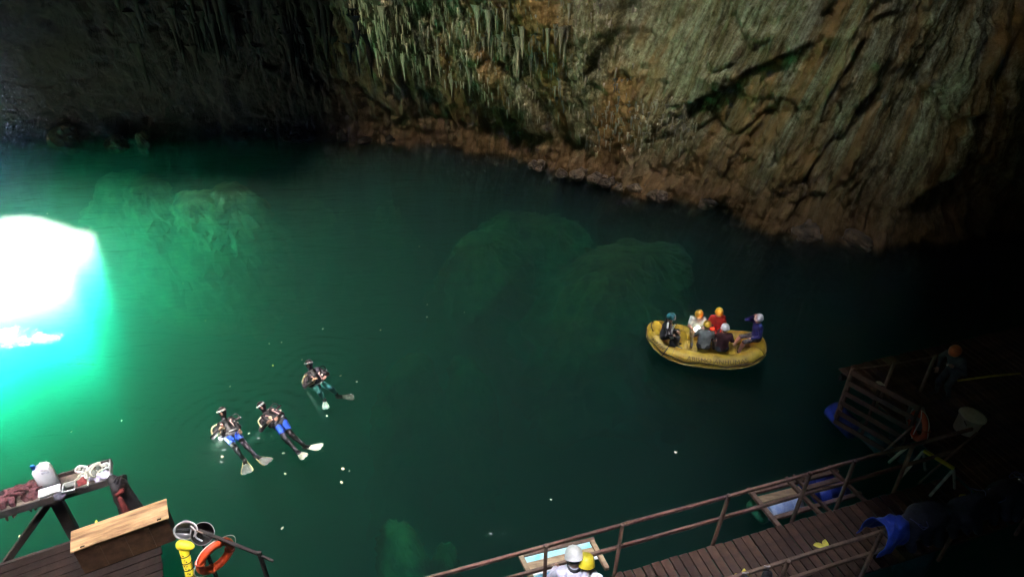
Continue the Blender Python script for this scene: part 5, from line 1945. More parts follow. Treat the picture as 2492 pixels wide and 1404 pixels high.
for s in (-1, 1):
    st = smooth_path([nk - bs + sd_ * s * 0.13 + bk * 0.02 + Vector((0, 0, -0.01)), ch - bs + sd_ * s * 0.12 + bk * 0.185, ch - bs + sd_ * s * 0.05 + bk * 0.195 + Vector((0, 0, -0.16)), pel - bs + sd_ * s * 0.10 + bk * 0.18 + Vector((0, 0, 0.06))], 6)
    tube('harness_strap', st, 0.020, M_STRAP, p1, 6)
wb = [pel - bs + sd_ * math.cos(a) * 0.20 + bk * math.sin(a) * 0.19 + Vector((0, 0, 0.06)) for a in np.linspace(0, 2 * math.pi, 22, endpoint=False)]
link_mesh('harness_belt', *tube_data(wb, 0.026, 8, True), M_STRAP, p1, True)
xs = [ch - bs + sd_ * q + bk * 0.20 + Vector((0, 0, -0.17)) for q in (-0.17, -0.06, 0.06, 0.17)]
tube('harness_strap', xs, 0.020, M_STRAP, p1, 6)

hp2 = at(1416, 1362, 2.84)
pel2 = Vector((hp2.x + 0.10, hp2.y - 0.16, DZ + 0.96))
J, ff, uu = seated(pel2, -0.25, 0.22, 0.35, 0.1, hands={'L': (-0.2, 0.36, 0.12), 'R': (0.24, 0.34, 0.10)}, feet={'L': (-0.11, 0.0, -0.79), 'R': (0.11, 0.03, -0.79), 'pL': (0, 1, 0.1), 'pR': (0, 1, 0.1)}, side_lean=-0.1, sc=1.08)
p2 = make_person(J, 'person in off white shirt and yellow helmet partly behind the white helmeted one', WEAR(C_WHT, C_JEAN), 'people standing on the walkway', 1.10, helmet=hmat('bright_yellow_helmet_shell', (0.80, 0.66, 0.04)), face_fwd=ff, head_up=uu, bulk=1.12)
bs = p2.location.copy()
ch, nk = J['chest'], J['neck']
for s in (-1, 1):
    tube('harness_strap', smooth_path([nk - bs + WU * s * 0.12, ch - bs + WU * s * 0.11 + WV * 0.17, pel2 - bs + WU * s * 0.10 + WV * 0.17], 6), 0.020, M_STRAP, p2, 6)

# ------------------------------------------------------------------ gear on the near railing
blue = empty('plastic_sheet', wk(3.78, 1.36, 2.30), wyaw, 'shiny blue plastic sheet draped over the near railing', 'sheet')
V, Fc = [], []
nu, na = 16, 27
for i in range(nu):
    t_ = i / (nu - 1)
    hw = 0.26 * (1 - 0.25 * t_)
    for k in range(na):
        c_ = 2 * k / (na - 1) - 1                      # across the rail, hanging down on both sides
        arm = abs(c_)
        y_ = math.copysign(hw * min(1.0, arm * 1.5) ** 0.8, c_)
        drop = max(0.0, arm - 0.35) / 0.65
        z_ = 0.16 * (1 - min(1, arm * 1.3) ** 2) - (0.34 if c_ < 0 else 0.26) * drop ** 1.3 * (1 - 0.35 * t_)
        wr_ = 0.022 * math.sin(9 * t_ + 5 * c_) + 0.015 * math.sin(17 * t_ - 9 * c_)
        x_ = -0.24 + 0.56 * t_ + 0.14 * (1 - arm) * (1 - t_) - 0.07 * drop * (1 - t_)
        V.append(Vector((x_, y_ + wr_ * 0.6, z_ + wr_)))
n1 = len(V)
V += [v * 0.97 - Vector((0, 0, 0.006)) for v in V[:n1]]
for i in range(nu - 1):
    for k in range(na - 1):
        i0 = i * na + k
        Fc.append((i0, i0 + na, i0 + na + 1, i0 + 1))
        Fc.append((n1 + i0, n1 + i0 + 1, n1 + i0 + na + 1, n1 + i0 + na))
M_BLUEC = mat('glossy_blue_plastic', (0.03, 0.08, 0.62), 0.34, 0.18, 6, 0.15)
link_mesh('draped_sheet', V, Fc, M_BLUEC, blue, True)
tube('hem', V[:na], 0.010, M_BLUEC, blue, 8)

M_NET = mat('navy_net', (0.014, 0.018, 0.045), 0.8, 0.3, 20, 0.5, bscale=60)
net = empty('folded_net', wk(4.2, 1.36, 1.8), wyaw, 'long dark navy net bundled over the near railing', 'net')
segs = []
for i in range(15):
    uu_ = 0.05 + i * 0.30
    r_ = 0.17 + 0.06 * math.sin(i * 1.9) + rng.uniform(-0.02, 0.02)
    segs.append((Vector((uu_, 0.05 * math.sin(i), 0.42 + 0.05 * math.sin(i * 1.3))), Vector((uu_ + 0.3, 0.05 * math.sin(i + 1), 0.42 + 0.05 * math.sin((i + 1) * 1.3))), r_, r_ * 0.95, 0))
    segs.append((Vector((uu_, -0.10, 0.30)), Vector((uu_ + 0.15, -0.16, -0.08 + 0.1 * math.sin(i * 2.2))), 0.12, 0.08, 0))
V, Q, _ = solid(segs, 0.045, 0.03)
V = np.array(V)
V = V + 0.03 * np.stack([fbm(V[:, 0] * 6, V[:, 1] * 6, V[:, 2] * 6, 3, 300 + q) for q in range(3)], -1)
link_mesh('bundle', V, Q, M_NET, net, True)
M_CORD = mat('violet_blue_cord', (0.10, 0.11, 0.30), 0.7, 0.2, 30, 0.2)
for i in range(16):
    c = Vector((rng.uniform(0.1, 4.3), rng.uniform(-0.12, 0.2), 0.55 + rng.uniform(-0.05, 0.06)))
    lp = [c + Vector((math.cos(a) * rng.uniform(0.08, 0.20), math.sin(a) * 0.14, 0.05 * math.sin(2 * a + i))) for a in np.linspace(0, 6.28, 12, endpoint=False)]
    link_mesh('cord_loop', *tube_data(smooth_path(lp, 3, True), 0.008, 5, True), M_CORD, net, True)

# black gear clipped to the near rail
for i, (u_, lb) in enumerate([(0.55, 'black climbing gear with pale buckle on the near rail, leftmost bundle'), (0.98, 'black gear bundle with grey strap on the near rail, middle bundle'), (1.38, 'black strap with white tag on the near rail beside the post')]):
    g = empty('climbing_gear', wk(u_, 1.36, 2.30), wyaw, lb, 'climbing gear', 'gear clipped to the near railing')
    loop = [Vector((0.06 * math.cos(a) * 0.6, 0.075 * math.cos(a + 1.57), -0.05 + 0.085 * math.sin(a))) for a in np.linspace(0, 2 * math.pi, 16, endpoint=False)]
    link_mesh('sling', *tube_data(loop, 0.018, 6, True), M_STRAP, g, True)
    V, Q, _ = solid([(Vector((0, -0.06, -0.10)), Vector((0.03, -0.09, -0.40)), 0.06, 0.09, 0), (Vector((0.08, -0.05, -0.12)), Vector((0.12, -0.07, -0.34)), 0.045, 0.05, 0)], 0.025)
    link_mesh('gear_bag', V, Q, M_STRAP, g, True)
    tube('buckle', [Vector((-0.05, -0.02, 0.07)), Vector((0.0, -0.05, 0.075)), Vector((0.06, -0.03, 0.03))], 0.014, mat('pale_buckle', (0.55, 0.52, 0.52), 0.4, 0.1, 9, 0), g, 6)

# small things lying about: yellow leaves
M_LEAF = mat('yellow_leaf', (0.80, 0.70, 0.10), 0.55, 0.15, 9, 0.1)
M_LEAFP = mat('pale_dry_leaf', (0.72, 0.68, 0.45), 0.6, 0.2, 9, 0.1)


def leaf(p, size, yaw, label, m_=None, group=None, curl=0.35, name='leaf', tilt=0.2):
    V, Fc = [], []
    n_ = 9
    for i in range(n_):
        t_ = i / (n_ - 1)
        w_ = math.sin(math.pi * t_ ** 0.8) * 0.30 + 0.01
        for q in (-1, 0, 1):
            V.append(Vector(((t_ - 0.5), q * w_, curl * (q * q) * w_ + curl * 0.5 * (t_ - 0.5) ** 2)) * size)
    for i in range(n_ - 1):
        for k in range(2):
            i0 = i * 3 + k
            Fc.append((i0, i0 + 3, i0 + 4, i0 + 1))
    o = link_mesh(name, V, Fc, m_ or M_LEAF, None, True)
    o.location = p
    o.rotation_euler = (rng.uniform(-tilt, tilt), rng.uniform(-tilt, tilt), yaw)
    return tag(o, label, 'leaf', group)


G_L = 'yellow leaves on the decks'
leaf(at(1994, 1328, DZ + 0.03), 0.22, -0.2, 'largest bright yellow leaf on the walkway planks, left half of a pair', None, G_L)
leaf(at(2008, 1322, DZ + 0.03), 0.20, 1.2, 'bright yellow leaf touching the largest one on the walkway', None, G_L)
leaf(at(1812, 1394, 2.28), 0.17, 1.4, 'yellow leaf caught behind the black gear on the near rail', None, G_L)
leaf(at(1794, 1400, 2.22), 0.12, 0.2, 'small yellow leaf beside the leftmost black gear bundle', None, G_L)
leaf(at(2342, 1208, DZ + 0.03), 0.17, 0.4, 'yellow leaf on the dark planks beside the navy net', None, G_L)
leaf(at(2142, 934, 2.23), 0.20, -0.6, 'yellow leaf lying on top of the slatted side rail', M_LEAFP, G_L)
leaf(at(2136, 977, 1.5), 0.20, 0.1, 'pale yellow leaf stuck on the slatted side rail boards', M_LEAFP, G_L)

# ================================================================== platform corner at lower left
M_DKDECK = mat('dark_red_deck', (0.020, 0.012, 0.010), 0.6, 0.45, 3.0, 0.4, bscale=18, col2=(0.007, 0.005, 0.004), spec=0.15)
LZ0 = 0.95
# the box's long edge gives the direction of everything here
BXA, BXB = at(172, 1292, 1.62), at(405, 1212, 1.62)
LU = (BXB - BXA); LU.z = 0; LU.normalize()
LV = Vector((LU.y, -LU.x, 0))
lyaw = math.atan2(LU.y, LU.x)
L0 = at(300, 1380, LZ0)
plat = empty('dive_platform', L0, lyaw, 'dark plank diving platform at the lower left corner', 'platform')
pl3 = shared_box('plank', 4.4, 0.165, 0.045, M_DKDECK, 0.008)
for k_ in range(13):
    put('plank', pl3, plat, (-1.55 + rng.uniform(-0.02, 0.02), 0.98 - k_ * 0.18, -0.0225 + rng.uniform(-0.004, 0.004)), (rng.uniform(-0.01, 0.01), 0, rng.uniform(-0.003, 0.003)))
for u_ in (-3.4, -1.4, 0.5):
    bm_obj('joist', box_bm(0.10, 2.4, 0.16, (u_, -0.1, -0.13)), M_BLACKW, plat)
for u_ in (-2.8, -0.4):
    V, Fc = tube_data([Vector((u_, -1.1, -0.62)), Vector((u_, -1.08, -0.62)), Vector((u_, 0.85, -0.62)), Vector((u_, 0.87, -0.62))], [0.2, 0.29, 0.29, 0.2], 16)
    link_mesh('float_barrel', V, Fc, M_TEALD, plat, True)

M_CHEST = mat('dark_brown_chest_wood', (0.075, 0.042, 0.022), 0.65, 0.35, 5, 0.3, col2=(0.03, 0.017, 0.010), spec=0.2)
# wooden chest with pale plywood lid
BW = 0.50
c0 = (BXA + BXB) / 2 + LV * BW / 2
bl_ = (BXB - BXA).length
chest = empty('wooden_chest', (c0.x, c0.y, LZ0), lyaw, 'long dark wooden chest with a pale stained plywood lid', 'chest')
hz = 1.62 - LZ0
bm_obj('chest_body', box_bm(bl_ - 0.06, BW - 0.05, hz - 0.03, (0, 0, (hz - 0.03) / 2)), M_CHEST, chest, bevel=0.01)
lid = bm_obj('lid', box_bm(bl_, BW, 0.03, (0, 0, hz - 0.013)), M_PLY, chest, bevel=0.005)
for x_ in (-bl_ * 0.38, bl_ * 0.40):
    bm_obj('hinge', box_bm(0.07, 0.03, 0.012, (x_, -BW / 2 + 0.03, hz + 0.006)), M_STEEL, lid)
for x_ in (-bl_ * 0.25, 0.0, bl_ * 0.25):
    bm_obj('batten', box_bm(0.07, 0.02, hz - 0.1, (x_, -BW / 2 + 0.014, (hz - 0.1) / 2 + 0.03)), M_CHEST, chest)

# bench with a rim on which the diving things lie
TZ = 2.02
TA, TB = at(-60, 1214, TZ), at(268, 1118, TZ)
tu = (TB - TA); tu.z = 0
tl = tu.length
tu.normalize()
tv = Vector((tu.y, -tu.x, 0))
tyaw = math.atan2(tu.y, tu.x)
TW = 0.50
tc0 = (TA + TB) / 2 + tv * TW / 2
bench = empty('gear_bench', (tc0.x, tc0.y, LZ0 - 0.9), tyaw, 'long dark bench tray on posts holding diving gear over the water', 'bench')
zt = TZ - (LZ0 - 0.9)
M_TRAY = mat('worn_tray_board', (0.16, 0.13, 0.10), 0.6, 0.35, 5, 0.25, col2=(0.05, 0.04, 0.035))
for k_ in range(3):
    bm_obj('tray_board', box_bm(tl, TW / 3 - 0.01, 0.03, (0, -TW / 2 + TW / 6 + k_ * TW / 3, zt - 0.09)), M_TRAY, bench, bevel=0.004)
M_RIM = mat('dark_metal_rim', (0.06, 0.055, 0.055), 0.5, 0.25, 6, 0.1)
bm_obj('rim_board', box_bm(tl + 0.04, 0.03, 0.16, (0, TW / 2, zt - 0.06)), M_RIM, bench, bevel=0.004)
bm_obj('rim_board', box_bm(tl + 0.04, 0.03, 0.16, (0, -TW / 2, zt - 0.10)), M_RIM, bench, bevel=0.004)
bm_obj('rim_board', box_bm(0.03, TW - 0.03, 0.16, (tl / 2, 0, zt - 0.06)), mat('grey_rim_end', (0.25, 0.25, 0.26), 0.5, 0.2, 6, 0.1), bench, bevel=0.004)
lx = tl / 2 - 1.02
bm_obj('post', box_bm(0.20, 0.16, zt - 0.15, (lx, 0, (zt - 0.15) / 2)), M_BLACKW, bench, bevel=0.01)
bm_obj('post', box_bm(0.20, 0.16, zt - 0.15, (lx - 1.9, 0, (zt - 0.15) / 2)), M_BLACKW, bench, bevel=0.01)
bm_obj('diagonal_brace', beam_bm(Vector((lx - 0.05, -0.05, zt - 0.28)), Vector((lx - 1.35, -0.10, 0.35)), 0.10, 0.12), M_BLACKW, bench, bevel=0.01)
bm_obj('knee_brace', beam_bm(Vector((lx + 0.08, 0, zt - 0.38)), Vector((lx + 0.36, 0, zt - 0.13)), 0.10, 0.10), M_BLACKW, bench, bevel=0.01)
bm_obj('knee_brace', beam_bm(Vector((lx - 0.08, 0, zt - 0.38)), Vector((lx - 0.30, 0, zt - 0.13)), 0.10, 0.10), M_BLACKW, bench, bevel=0.01)
for k_ in range(3):
    bm_obj('lower_slat', box_bm(2.2, 0.06, 0.03, (lx - 0.9, -0.2 - 0.14 * k_, 0.62)), M_BLACKW, bench)


def on_bench(px, py, dz=0.0):
    """Point on the tray seen at a pixel."""
    return at(px, py, TZ - 0.073 + dz)


# jug
M_JUG = mat('translucent_white_plastic', (0.74, 0.79, 0.88), 0.35, 0.06, 3, 0.03)
jp = on_bench(126, 1186)
jug = empty('water_jug', jp, tyaw - 0.1, 'translucent white plastic jug with blue cap standing on the bench', 'jug')
bm = bmesh.new()
prof = [(-0.155, 0.0), (0.155, 0.0), (0.155, 0.34), (0.135, 0.385), (0.06, 0.395), (-0.03, 0.395), (-0.055, 0.345), (-0.155, 0.325)]
vs = [bm.verts.new((x_, -0.085, z_)) for x_, z_ in prof]
f_ = bm.faces.new(vs)
ex = bmesh.ops.extrude_face_region(bm, geom=[f_])
bmesh.ops.translate(bm, vec=(0, 0.17, 0), verts=[v for v in ex['geom'] if isinstance(v, bmesh.types.BMVert)])
bmesh.ops.recalc_face_normals(bm, faces=bm.faces[:])
bm_obj('jug_body', bm, M_JUG, jug, smooth=True, bevel=0.028)
jug.scale = (1.05, 0.70, 1.60)
V, Fc = lathe_data([(0, 0.40), (0.030, 0.40), (0.038, 0.392), (0.040, 0.335), (0.030, 0.33)], 16, (-0.105, 0, 0))
link_mesh('cap', V, Fc, mat('blue_cap', (0.02, 0.16, 0.60), 0.4, 0.1, 8, 0), jug, True)
tube('grip_bar', [Vector((0.0, -0.088, 0.325)), Vector((0.05, -0.093, 0.335)), Vector((0.10, -0.088, 0.325))], 0.018, M_JUG, jug, 8)
tube('grip_recess', [Vector((-0.01, -0.086, 0.275)), Vector((0.05, -0.088, 0.285)), Vector((0.11, -0.086, 0.275))], 0.014, mat('shadowed_plastic', (0.45, 0.52, 0.66), 0.5, 0.1, 5, 0), jug, 8)


def crate(px, py, sx, sy, sz, label, yaw=0.0, m_=None, open_=True, name='plastic_container'):
    p = on_bench(px, py)
    t = empty(name, p, tyaw + yaw, label, 'container', 'plastic containers on the bench')
    m_ = m_ or M_JUG
    bm = bmesh.new()
    for z_, k_ in ((0, 0.86), (sz, 1.0)):
        for x_, y_ in ((-1, -1), (1, -1), (1, 1), (-1, 1)):
            bm.verts.new((x_ * sx / 2 * k_, y_ * sy / 2 * k_, z_))
    bm.verts.ensure_lookup_table()
    v = bm.verts
    bm.faces.new((v[3], v[2], v[1], v[0]))
    for i in range(4):
        j = (i + 1) % 4
        bm.faces.new((v[i], v[j], v[4 + j], v[4 + i]))
    bmesh.ops.solidify(bm, geom=bm.faces[:], thickness=0.006)
    bm_obj('tub_body', bm, m_, t)
    rim = [Vector((x_ * sx / 2, y_ * sy / 2, sz)) for x_, y_ in ((-0.9, -1), (0.9, -1), (1, -0.9), (1, 0.9), (0.9, 1), (-0.9, 1), (-1, 0.9), (-1, -0.9))]
    link_mesh('rim', *tube_data(rim, 0.009, 6, True), m_, t, True)
    if not open_:
        bm_obj('lid', box_bm(sx * 0.97, sy * 0.97, 0.022, (0, 0, sz + 0.008)), m_, t, bevel=0.006)
    return t


crate(126, 1204, 0.34, 0.19, 0.12, 'closed white plastic container in front of the blue capped jug', 0.02, mat('milky_plastic', (0.72, 0.72, 0.76), 0.4, 0.06, 4, 0.03), False)
crate(172, 1192, 0.20, 0.22, 0.10, 'small open clear plastic container right of the white closed one', -0.05, mat('clear_grey_plastic', (0.55, 0.60, 0.62), 0.3, 0.08, 4, 0.03))

# tangle of dive masks with straps
M_CLEAR = mat('clear_silicone', (0.52, 0.54, 0.44), 0.25, 0.25, 7, 0.05)
M_GREYL = mat('smoky_lens', (0.20, 0.22, 0.20), 0.08, 0.1, 5, 0, spec=0.8)


def mask(px, py, yaw, label, m_=None, dz=0.05, s=1.0, pitch=0.5):
    p = on_bench(px, py, dz)
    t = empty('dive_mask', p, tyaw + yaw, label, 'dive mask', 'dive masks on the bench')
    t.rotation_euler = (pitch, 0, tyaw + yaw)
    fr2 = [Vector((0.095 * math.copysign(abs(math.cos(a)) ** 0.7, math.cos(a)), 0.058 * math.copysign(abs(math.sin(a)) ** 0.7, math.sin(a)) * (1 - 0.35 * (abs(math.cos(a)) < 0.35) * (math.sin(a) < 0)), 0)) * s for a in np.linspace(0, 2 * math.pi, 24, endpoint=False)]
    link_mesh('frame', *tube_data(fr2, 0.013 * s, 8, True), m_ or M_CLEAR, t, True)
    link_mesh('skirt', *tube_data([v * 0.95 - Vector((0, 0, 0.045 * s)) for v in fr2], 0.012 * s, 8, True), m_ or M_CLEAR, t, True)
    for sg in (-1, 1):
        V, Fc = ball_data((sg * 0.045 * s, 0.004, 0.004), 0.040 * s, 12, 6, (1, 1.1, 0.16))
        link_mesh('lens', V, Fc, M_GREYL, t, True)
    st = [Vector((0.10, 0, -0.01)) * s, Vector((0.14, 0.02, -0.05)) * s, Vector((0.07, 0.05, -0.11)) * s, Vector((-0.07, 0.05, -0.11)) * s, Vector((-0.14, 0.02, -0.05)) * s, Vector((-0.10, 0, -0.01)) * s]
    tube('head_strap', smooth_path(st, 4), 0.010 * s, m_ or M_CLEAR, t, 6)
    return t


mask(210, 1158, 0.2, 'clear dive mask lying at the front of the mask pile', dz=0.08, s=1.35, pitch=0.7)
mask(234, 1144, 1.0, 'clear dive mask standing tilted on the mask pile', dz=0.15, s=1.4, pitch=1.1)
mask(198, 1142, -0.6, 'white strapped dive mask at the back of the mask pile', mat('white_silicone', (0.78, 0.77, 0.76), 0.3, 0.1, 6, 0), dz=0.10, s=1.2, pitch=0.3)
mask(252, 1136, 0.4, 'dive mask with pale green strap at the bench end', mat('pale_green_silicone', (0.55, 0.72, 0.62), 0.3, 0.1, 6, 0), dz=0.10, s=1.0, pitch=0.6)
# snorkel
sp = on_bench(215, 1172, 0.05)
sn = empty('snorkel', sp, tyaw + 0.4, 'grey snorkel sticking out of the mask pile', 'snorkel')
tube('tube', smooth_path([Vector((-0.05, -0.10, 0.0)), Vector((0.0, 0.0, 0.03)), Vector((0.04, 0.15, 0.06)), Vector((0.08, 0.25, 0.08))], 5), 0.014, M_CLEAR, sn, 8)
tube('mouthpiece', [Vector((-0.05, -0.10, 0.0)), Vector((-0.10, -0.12, 0.01)), Vector((-0.12, -0.09, 0.02))], 0.018, M_STRAP, sn, 8)


def rag(px, py, sx, sy, sz, m_, seed, label, cat, name, yaw=0.0, z=None, hang_=None):
    p = on_bench(px, py) if z is None else at(px, py, z)
    r = random.Random(seed)
    segs = []
    for i in range(26):
        a = Vector((r.uniform(-sx, sx), r.uniform(-sy, sy), r.uniform(0.02, sz)))
        b = a + Vector((r.uniform(-sx, sx) * 0.7, r.uniform(-sy, sy) * 0.7, r.uniform(-0.3, 0.3) * sz))
        segs.append((a, b, r.uniform(0.02, 0.05), r.uniform(0.012, 0.035), 0))
    if hang_:
        for i in range(6):
            a = Vector((r.uniform(-sx, sx), -sy * 0.8, sz * 0.5))
            segs.append((a, a + Vector((r.uniform(-0.08, 0.08), -0.14, -hang_ * r.uniform(0.5, 1.0))), 0.05, 0.025, 0))
    V, Q, _ = solid(segs, 0.022, 0.012)
    V = np.array(V)
    V = V + 0.035 * np.stack([fbm(V[:, 0] * 14, V[:, 1] * 14, V[:, 2] * 14, 3, seed + q) for q in range(3)], -1)
    o = link_mesh(name, V, Q, m_, None, True)
    o.location = p
    o.rotation_euler = (0, 0, tyaw + yaw)
    return tag(o, label, cat)


rag(52, 1206, 0.30, 0.16, 0.16, cloth('maroon_patterned_cloth', (0.12, 0.035, 0.042), scale=22, var=0.45, col2=(0.02, 0.012, 0.016)), 5, 'heap of maroon patterned diving clothes on the bench, hanging over its edge', 'clothes', 'clothes_heap', 0.1, None, 0.42)
rag(250, 1160, 0.14, 0.06, 0.06, cloth('lilac_cloth', (0.56, 0.54, 0.72)), 9, 'crumpled lilac cloth at the end of the bench', 'cloth', 'crumpled_cloth')
rag(150, 1206, 0.07, 0.04, 0.03, cloth('dark_webbing_heap', (0.07, 0.07, 0.10)), 13, 'small dark strap heap between the two plastic containers', 'strap', 'strap_heap')
t = rag(205, 1172, 0.05, 0.03, 0.03, cloth('dark_red_webbing', (0.20, 0.03, 0.03)), 17, 'small dark red regulator hose heap in front of the masks', 'hose', 'hose_heap')

# buoyancy vest hung over the bench end
vp = at(286, 1190, 1.80)
vest = empty('hanging_dive_vest', vp, tyaw, 'black and dark red diving vest hung over the right end of the bench', 'dive vest')
segs = [(Vector((-0.02, 0.05, 0.22)), Vector((0.06, 0.06, 0.05)), 0.09, 0.11, 0), (Vector((0.06, 0.05, 0.05)), Vector((0.12, 0.03, -0.75)), 0.12, 0.15, 0), (Vector((0.0, -0.10, 0.12)), Vector((0.0, -0.14, -0.75)), 0.09, 0.12, 0),
        (Vector((0.0, -0.05, 0.22)), Vector((0.12, 0.0, 0.12)), 0.06, 0.07, 0), (Vector((0.02, -0.12, -0.75)), Vector((0.14, 0.03, -0.78)), 0.11, 0.13, 0)]
V, Q, _ = solid(segs, 0.03, 0.02)
V = np.array(V)
V = V + 0.02 * np.stack([fbm(V[:, 0] * 8, V[:, 1] * 8, V[:, 2] * 8, 3, 500 + q) for q in range(3)], -1)
link_mesh('vest_body', V, Q, M_BCD, vest, True)
V, Q, _ = solid([(Vector((0.03, -0.23, -0.05)), Vector((0.04, -0.26, -0.36)), 0.05, 0.07, 0), (Vector((0.10, -0.16, 0.08)), Vector((0.0, -0.18, 0.06)), 0.05, 0.05, 0)], 0.025)
link_mesh('red_panel', V, Q, cloth('dark_red_panel', (0.14, 0.018, 0.016)), vest, True)
for k_ in range(3):
    tube('shoulder_strap', smooth_path([Vector((-0.02 + 0.05 * k_, -0.10, 0.22)), Vector((0.06 + 0.05 * k_, -0.02, 0.30)), Vector((0.12 + 0.04 * k_, 0.08, 0.20)), Vector((0.16, 0.14, 0.02))], 5), 0.016, M_STRAP, vest, 6)
V, Fc = ball_data((0.16, -0.02, 0.26), 0.022, 8, 6)
link_mesh('buckle', V, Fc, M_STEEL, vest, True)

# corner rail, lifebuoy and the things hanging there
ra0, ra1, ra2 = at(498, 1296, 1.98), at(632, 1348, 1.98), at(664, 1360, 1.98)
crail = empty('corner_rail', (ra1.x, ra1.y, LZ0), 0, 'black corner rail with one post holding the lifebuoy at lower left', 'railing')
o0 = Vector((ra1.x, ra1.y, LZ0))
far_ = ra0 + (ra0 - ra1) * 0.12
bm_obj('top_rail', beam_bm(far_ - o0, ra1 - o0 + (ra2 - ra1) * 0.12, 0.055, 0.055), M_BLACKW, crail, bevel=0.008)
bm_obj('rail_end', beam_bm(ra1 - o0 + Vector((0, 0, -0.03)), ra2 - o0 + Vector((0, 0, -0.05)), 0.04, 0.04), M_BLACKW, crail, bevel=0.006)
bm_obj('post', beam_bm(Vector((0, 0, -0.9)), Vector((0, 0, 1.10)), 0.062, 0.062), M_BLACKW, crail, bevel=0.008)
bm_obj('post', beam_bm(far_ - o0 + Vector((0, 0, -1.9)), far_ - o0 + Vector((0, 0, 0.0)), 0.055, 0.055), M_BLACKW, crail, bevel=0.008)
lifebuoy(at(524, 1352, 1.62), Vector((0.80, -0.61, -0.13)), 0.29, 0.072, 'orange lifebuoy hanging on the black corner rail at lower left')

# dive mask-like clear scoop and black bowl hanging on the rail end
sp = at(452, 1288, 2.05)
cl = empty('clear_plastic_scoop', sp, 0.3, 'clear plastic scoop with white rim above the yellow float', 'scoop')
cl.scale = (1.08, 1.08, 1.08)
ringp = [Vector((math.cos(a) * 0.17, math.sin(a) * 0.05 - 0.02, math.sin(a) * 0.15)) for a in np.linspace(0, 2 * math.pi, 24, endpoint=False)]
link_mesh('rim', *tube_data(ringp, 0.015, 8, True), mat('white_plastic_rim', (0.50, 0.50, 0.53), 0.35, 0.05, 6, 0), cl, True)
V = [v * 0.97 for v in ringp] + [Vector((math.cos(a) * 0.10 - 0.02, math.sin(a) * 0.03 + 0.12, math.sin(a) * 0.09 - 0.03)) for a in np.linspace(0, 2 * math.pi, 24, endpoint=False)]
Fc = [(i, (i + 1) % 24, 24 + (i + 1) % 24, 24 + i) for i in range(24)] + [tuple(range(24, 48))]
link_mesh('bowl', V, Fc, mat('clear_bowl_plastic', (0.42, 0.44, 0.45), 0.2, 0.2, 5, 0.03, spec=0.8), cl, True)
tube('white_strap', smooth_path([Vector((0.10, -0.04, 0.10)), Vector((0.15, -0.07, 0.0)), Vector((0.13, -0.09, -0.12)), Vector((0.20, -0.10, -0.24))], 5), 0.014, mat('white_plastic_rim', (0.8, 0.8, 0.8)), cl, 6)
V, Fc = tube_data([Vector((-0.12, -0.06, 0.10)), Vector((0.08, -0.08, 0.03))], 0.04, 8)
link_mesh('dark_band', V, Fc, M_STRAP, cl, True)

bp_2 = at(493, 1298, 1.98)
bw = empty('black_bucket', bp_2, 0.0, 'black round bucket with thin rim and bar handle on the corner rail', 'bucket')
bw.rotation_euler = (R(38), R(8), 0.2)
bw.scale = (1.12, 1.12, 1.12)
V, Fc = lathe_data([(0.0, -0.26), (0.10, -0.26), (0.12, -0.25), (0.165, 0.0), (0.172, 0.004), (0.160, 0.0), (0.112, -0.24), (0.0, -0.245)], 26)
link_mesh('bucket_body', V, Fc, mat('black_rubber', (0.016, 0.014, 0.014), 0.5, 0.2, 8, 0.05), bw, True)
rp = [Vector((math.cos(a) * 0.170, math.sin(a) * 0.170, 0.004)) for a in np.linspace(0, 2 * math.pi, 28, endpoint=False)]
link_mesh('rim', *tube_data(rp, 0.007, 6, True), mat('grey_rim', (0.16, 0.16, 0.16), 0.4, 0.1, 6, 0), bw, True)
tube('bar_handle', [Vector((-0.15, 0.07, 0.01)), Vector((0.17, -0.05, 0.01))], 0.010, mat('brown_bar', (0.22, 0.15, 0.12), 0.5, 0.1, 6, 0), bw, 8)

yp = at(450, 1330, 1.80)
yf = empty('yellow_rescue_tube', yp, 0.0, 'yellow rescue float with black markings hanging down at lower left', 'rescue float')
M_YF = mat('bright_yellow_vinyl', (0.80, 0.66, 0.03), 0.45, 0.10, 5, 0.08)
V, Q, _ = solid([(Vector((-0.06, 0, 0.06)), Vector((0.08, 0.0, 0.03)), 0.085, 0.07, 0), (Vector((0.0, 0.0, 0.04)), Vector((0.13, -0.01, 0.02)), 0.08, 0.045, 0)], 0.02)
link_mesh('float_head', V, Q, M_YF, yf, True)
dwn = at(466, 1412, 1.28) - yp
st0 = Vector((-0.03, 0.0, -0.02))
rowsn = 14
V, Fc = [], []
for i in range(rowsn):
    t_ = i / (rowsn - 1)
    c = st0.lerp(dwn, t_) + Vector((0, 0, 0))
    bulge = 0.082 + 0.004 * math.sin(t_ * 17)
    for k in range(12):
        a = 2 * math.pi * k / 12
        V.append(c + Vector((math.cos(a) * bulge, math.sin(a) * 0.06, 0)))
for i in range(rowsn - 1):
    for k in range(12):
        k2 = (k + 1) % 12
        Fc.append((i * 12 + k, (i + 1) * 12 + k, (i + 1) * 12 + k2, i * 12 + k2))
stp = link_mesh('float_body', V, Fc, M_YF, yf, True)
for t_ in (0.22, 0.42, 0.62, 0.82):
    c = st0.lerp(dwn, t_)
    ring = [c + Vector((math.cos(a) * 0.088, math.sin(a) * 0.064, 0.02 * math.cos(a))) for a in np.linspace(0, 2 * math.pi, 16, endpoint=False)]
    link_mesh('black_strap', *tube_data(ring, 0.008, 6, True), M_STRAP, stp, True)
r = random.Random(3)
mk = []
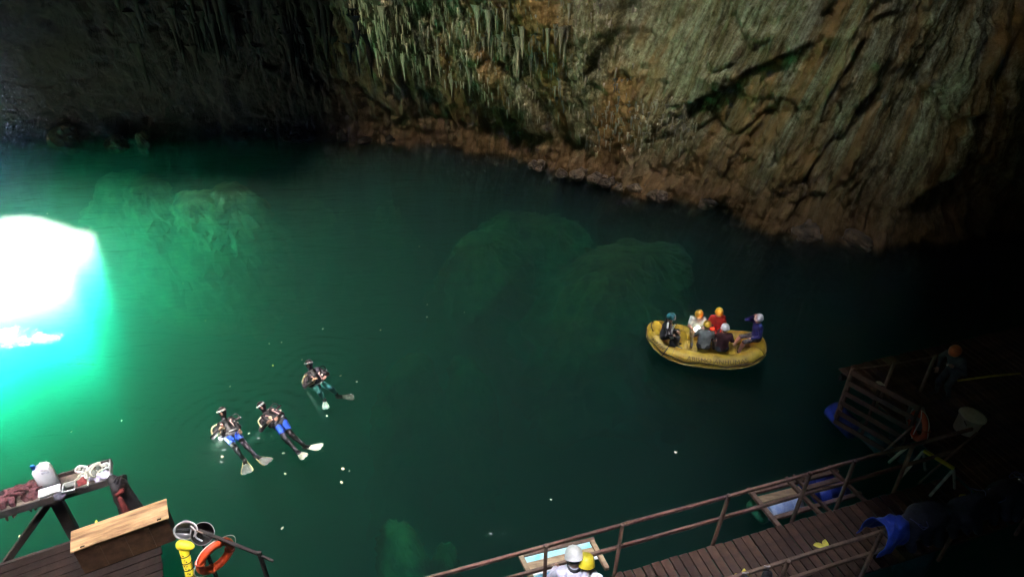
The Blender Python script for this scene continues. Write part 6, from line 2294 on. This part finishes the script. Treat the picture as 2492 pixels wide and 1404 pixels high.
for t_ in (0.14, 0.32, 0.5, 0.54, 0.72, 0.9):
    c = st0.lerp(dwn, t_)
    for q in range(3):
        a0 = c + Vector((r.uniform(-0.05, 0.05), -0.070, r.uniform(-0.03, 0.03)))
        mk.append(tube_data([a0, a0 + Vector((r.uniform(-0.03, 0.03), -0.002, r.uniform(-0.03, 0.03)))], 0.007, 5))
link_mesh('black_marking', *join(mk), M_INK, stp, True)

# ------------------------------------------------------------------ flecks on the water
G_F = 'pale flecks floating on the lake'
flecks = [(664, 889, 0.085, 'yellow leaf floating between the divers and the sunlit patch', M_LEAF), (1040, 741, 0.05, None, None), (1039, 771, 0.05, None, None), (926, 803, 0.07, None, None), (786, 800, 0.05, None, None),
          (690, 1102, 0.08, 'round pale leaf floating below the middle diver', None), (694, 1152, 0.07, 'pale leaf floating lowest below the three divers', None), (834, 1140, 0.10, 'white fleck with a short ripple right of the cream finned diver', None), (831, 1173, 0.08, None, None),
          (829, 914, 0.08, 'pinkish bubble fleck beside the teal suited diver', None), (868, 928, 0.06, None, None), (606, 1054, 0.06, None, None), (541, 1110, 0.06, None, None), (48, 1304, 0.09, 'pale yellow leaf floating under the gear bench', M_LEAFP), (234, 1268, 0.09, 'small yellow green leaf behind the wooden chest', M_LEAF),
          (687, 1284, 0.09, 'thin pale leaf floating above the lower lake edge', None), (296, 1023, 0.06, None, None), (174, 1050, 0.06, None, None), (1644, 1100, 0.07, None, None), (655, 836, 0.05, None, None), (685, 833, 0.05, None, None), (795, 1012, 0.06, None, None), (1020, 600, 0.05, None, None),
          (735, 875, 0.05, None, None), (560, 940, 0.05, None, None), (500, 780, 0.05, None, None), (445, 690, 0.05, None, None), (115, 520, 0.06, None, None), (850, 1145, 0.05, None, None), (1340, 1215, 0.05, None, None), (1130, 760, 0.05, None, None)]
for i, (px, py, s_, lb, m_) in enumerate(flecks):
    if lb:
        leaf(at(px, py, 0.012), s_, rng.uniform(0, 3), lb, m_ or M_LEAFP, G_F, 0.15, 'floating_leaf', 0.06)
    else:
        leaf(at(px, py, 0.012), s_ * 1.1, rng.uniform(0, 3), 'tiny pale fleck floating alone on the open lake', M_LEAFP, G_F, 0.15, 'floating_leaf', 0.06)
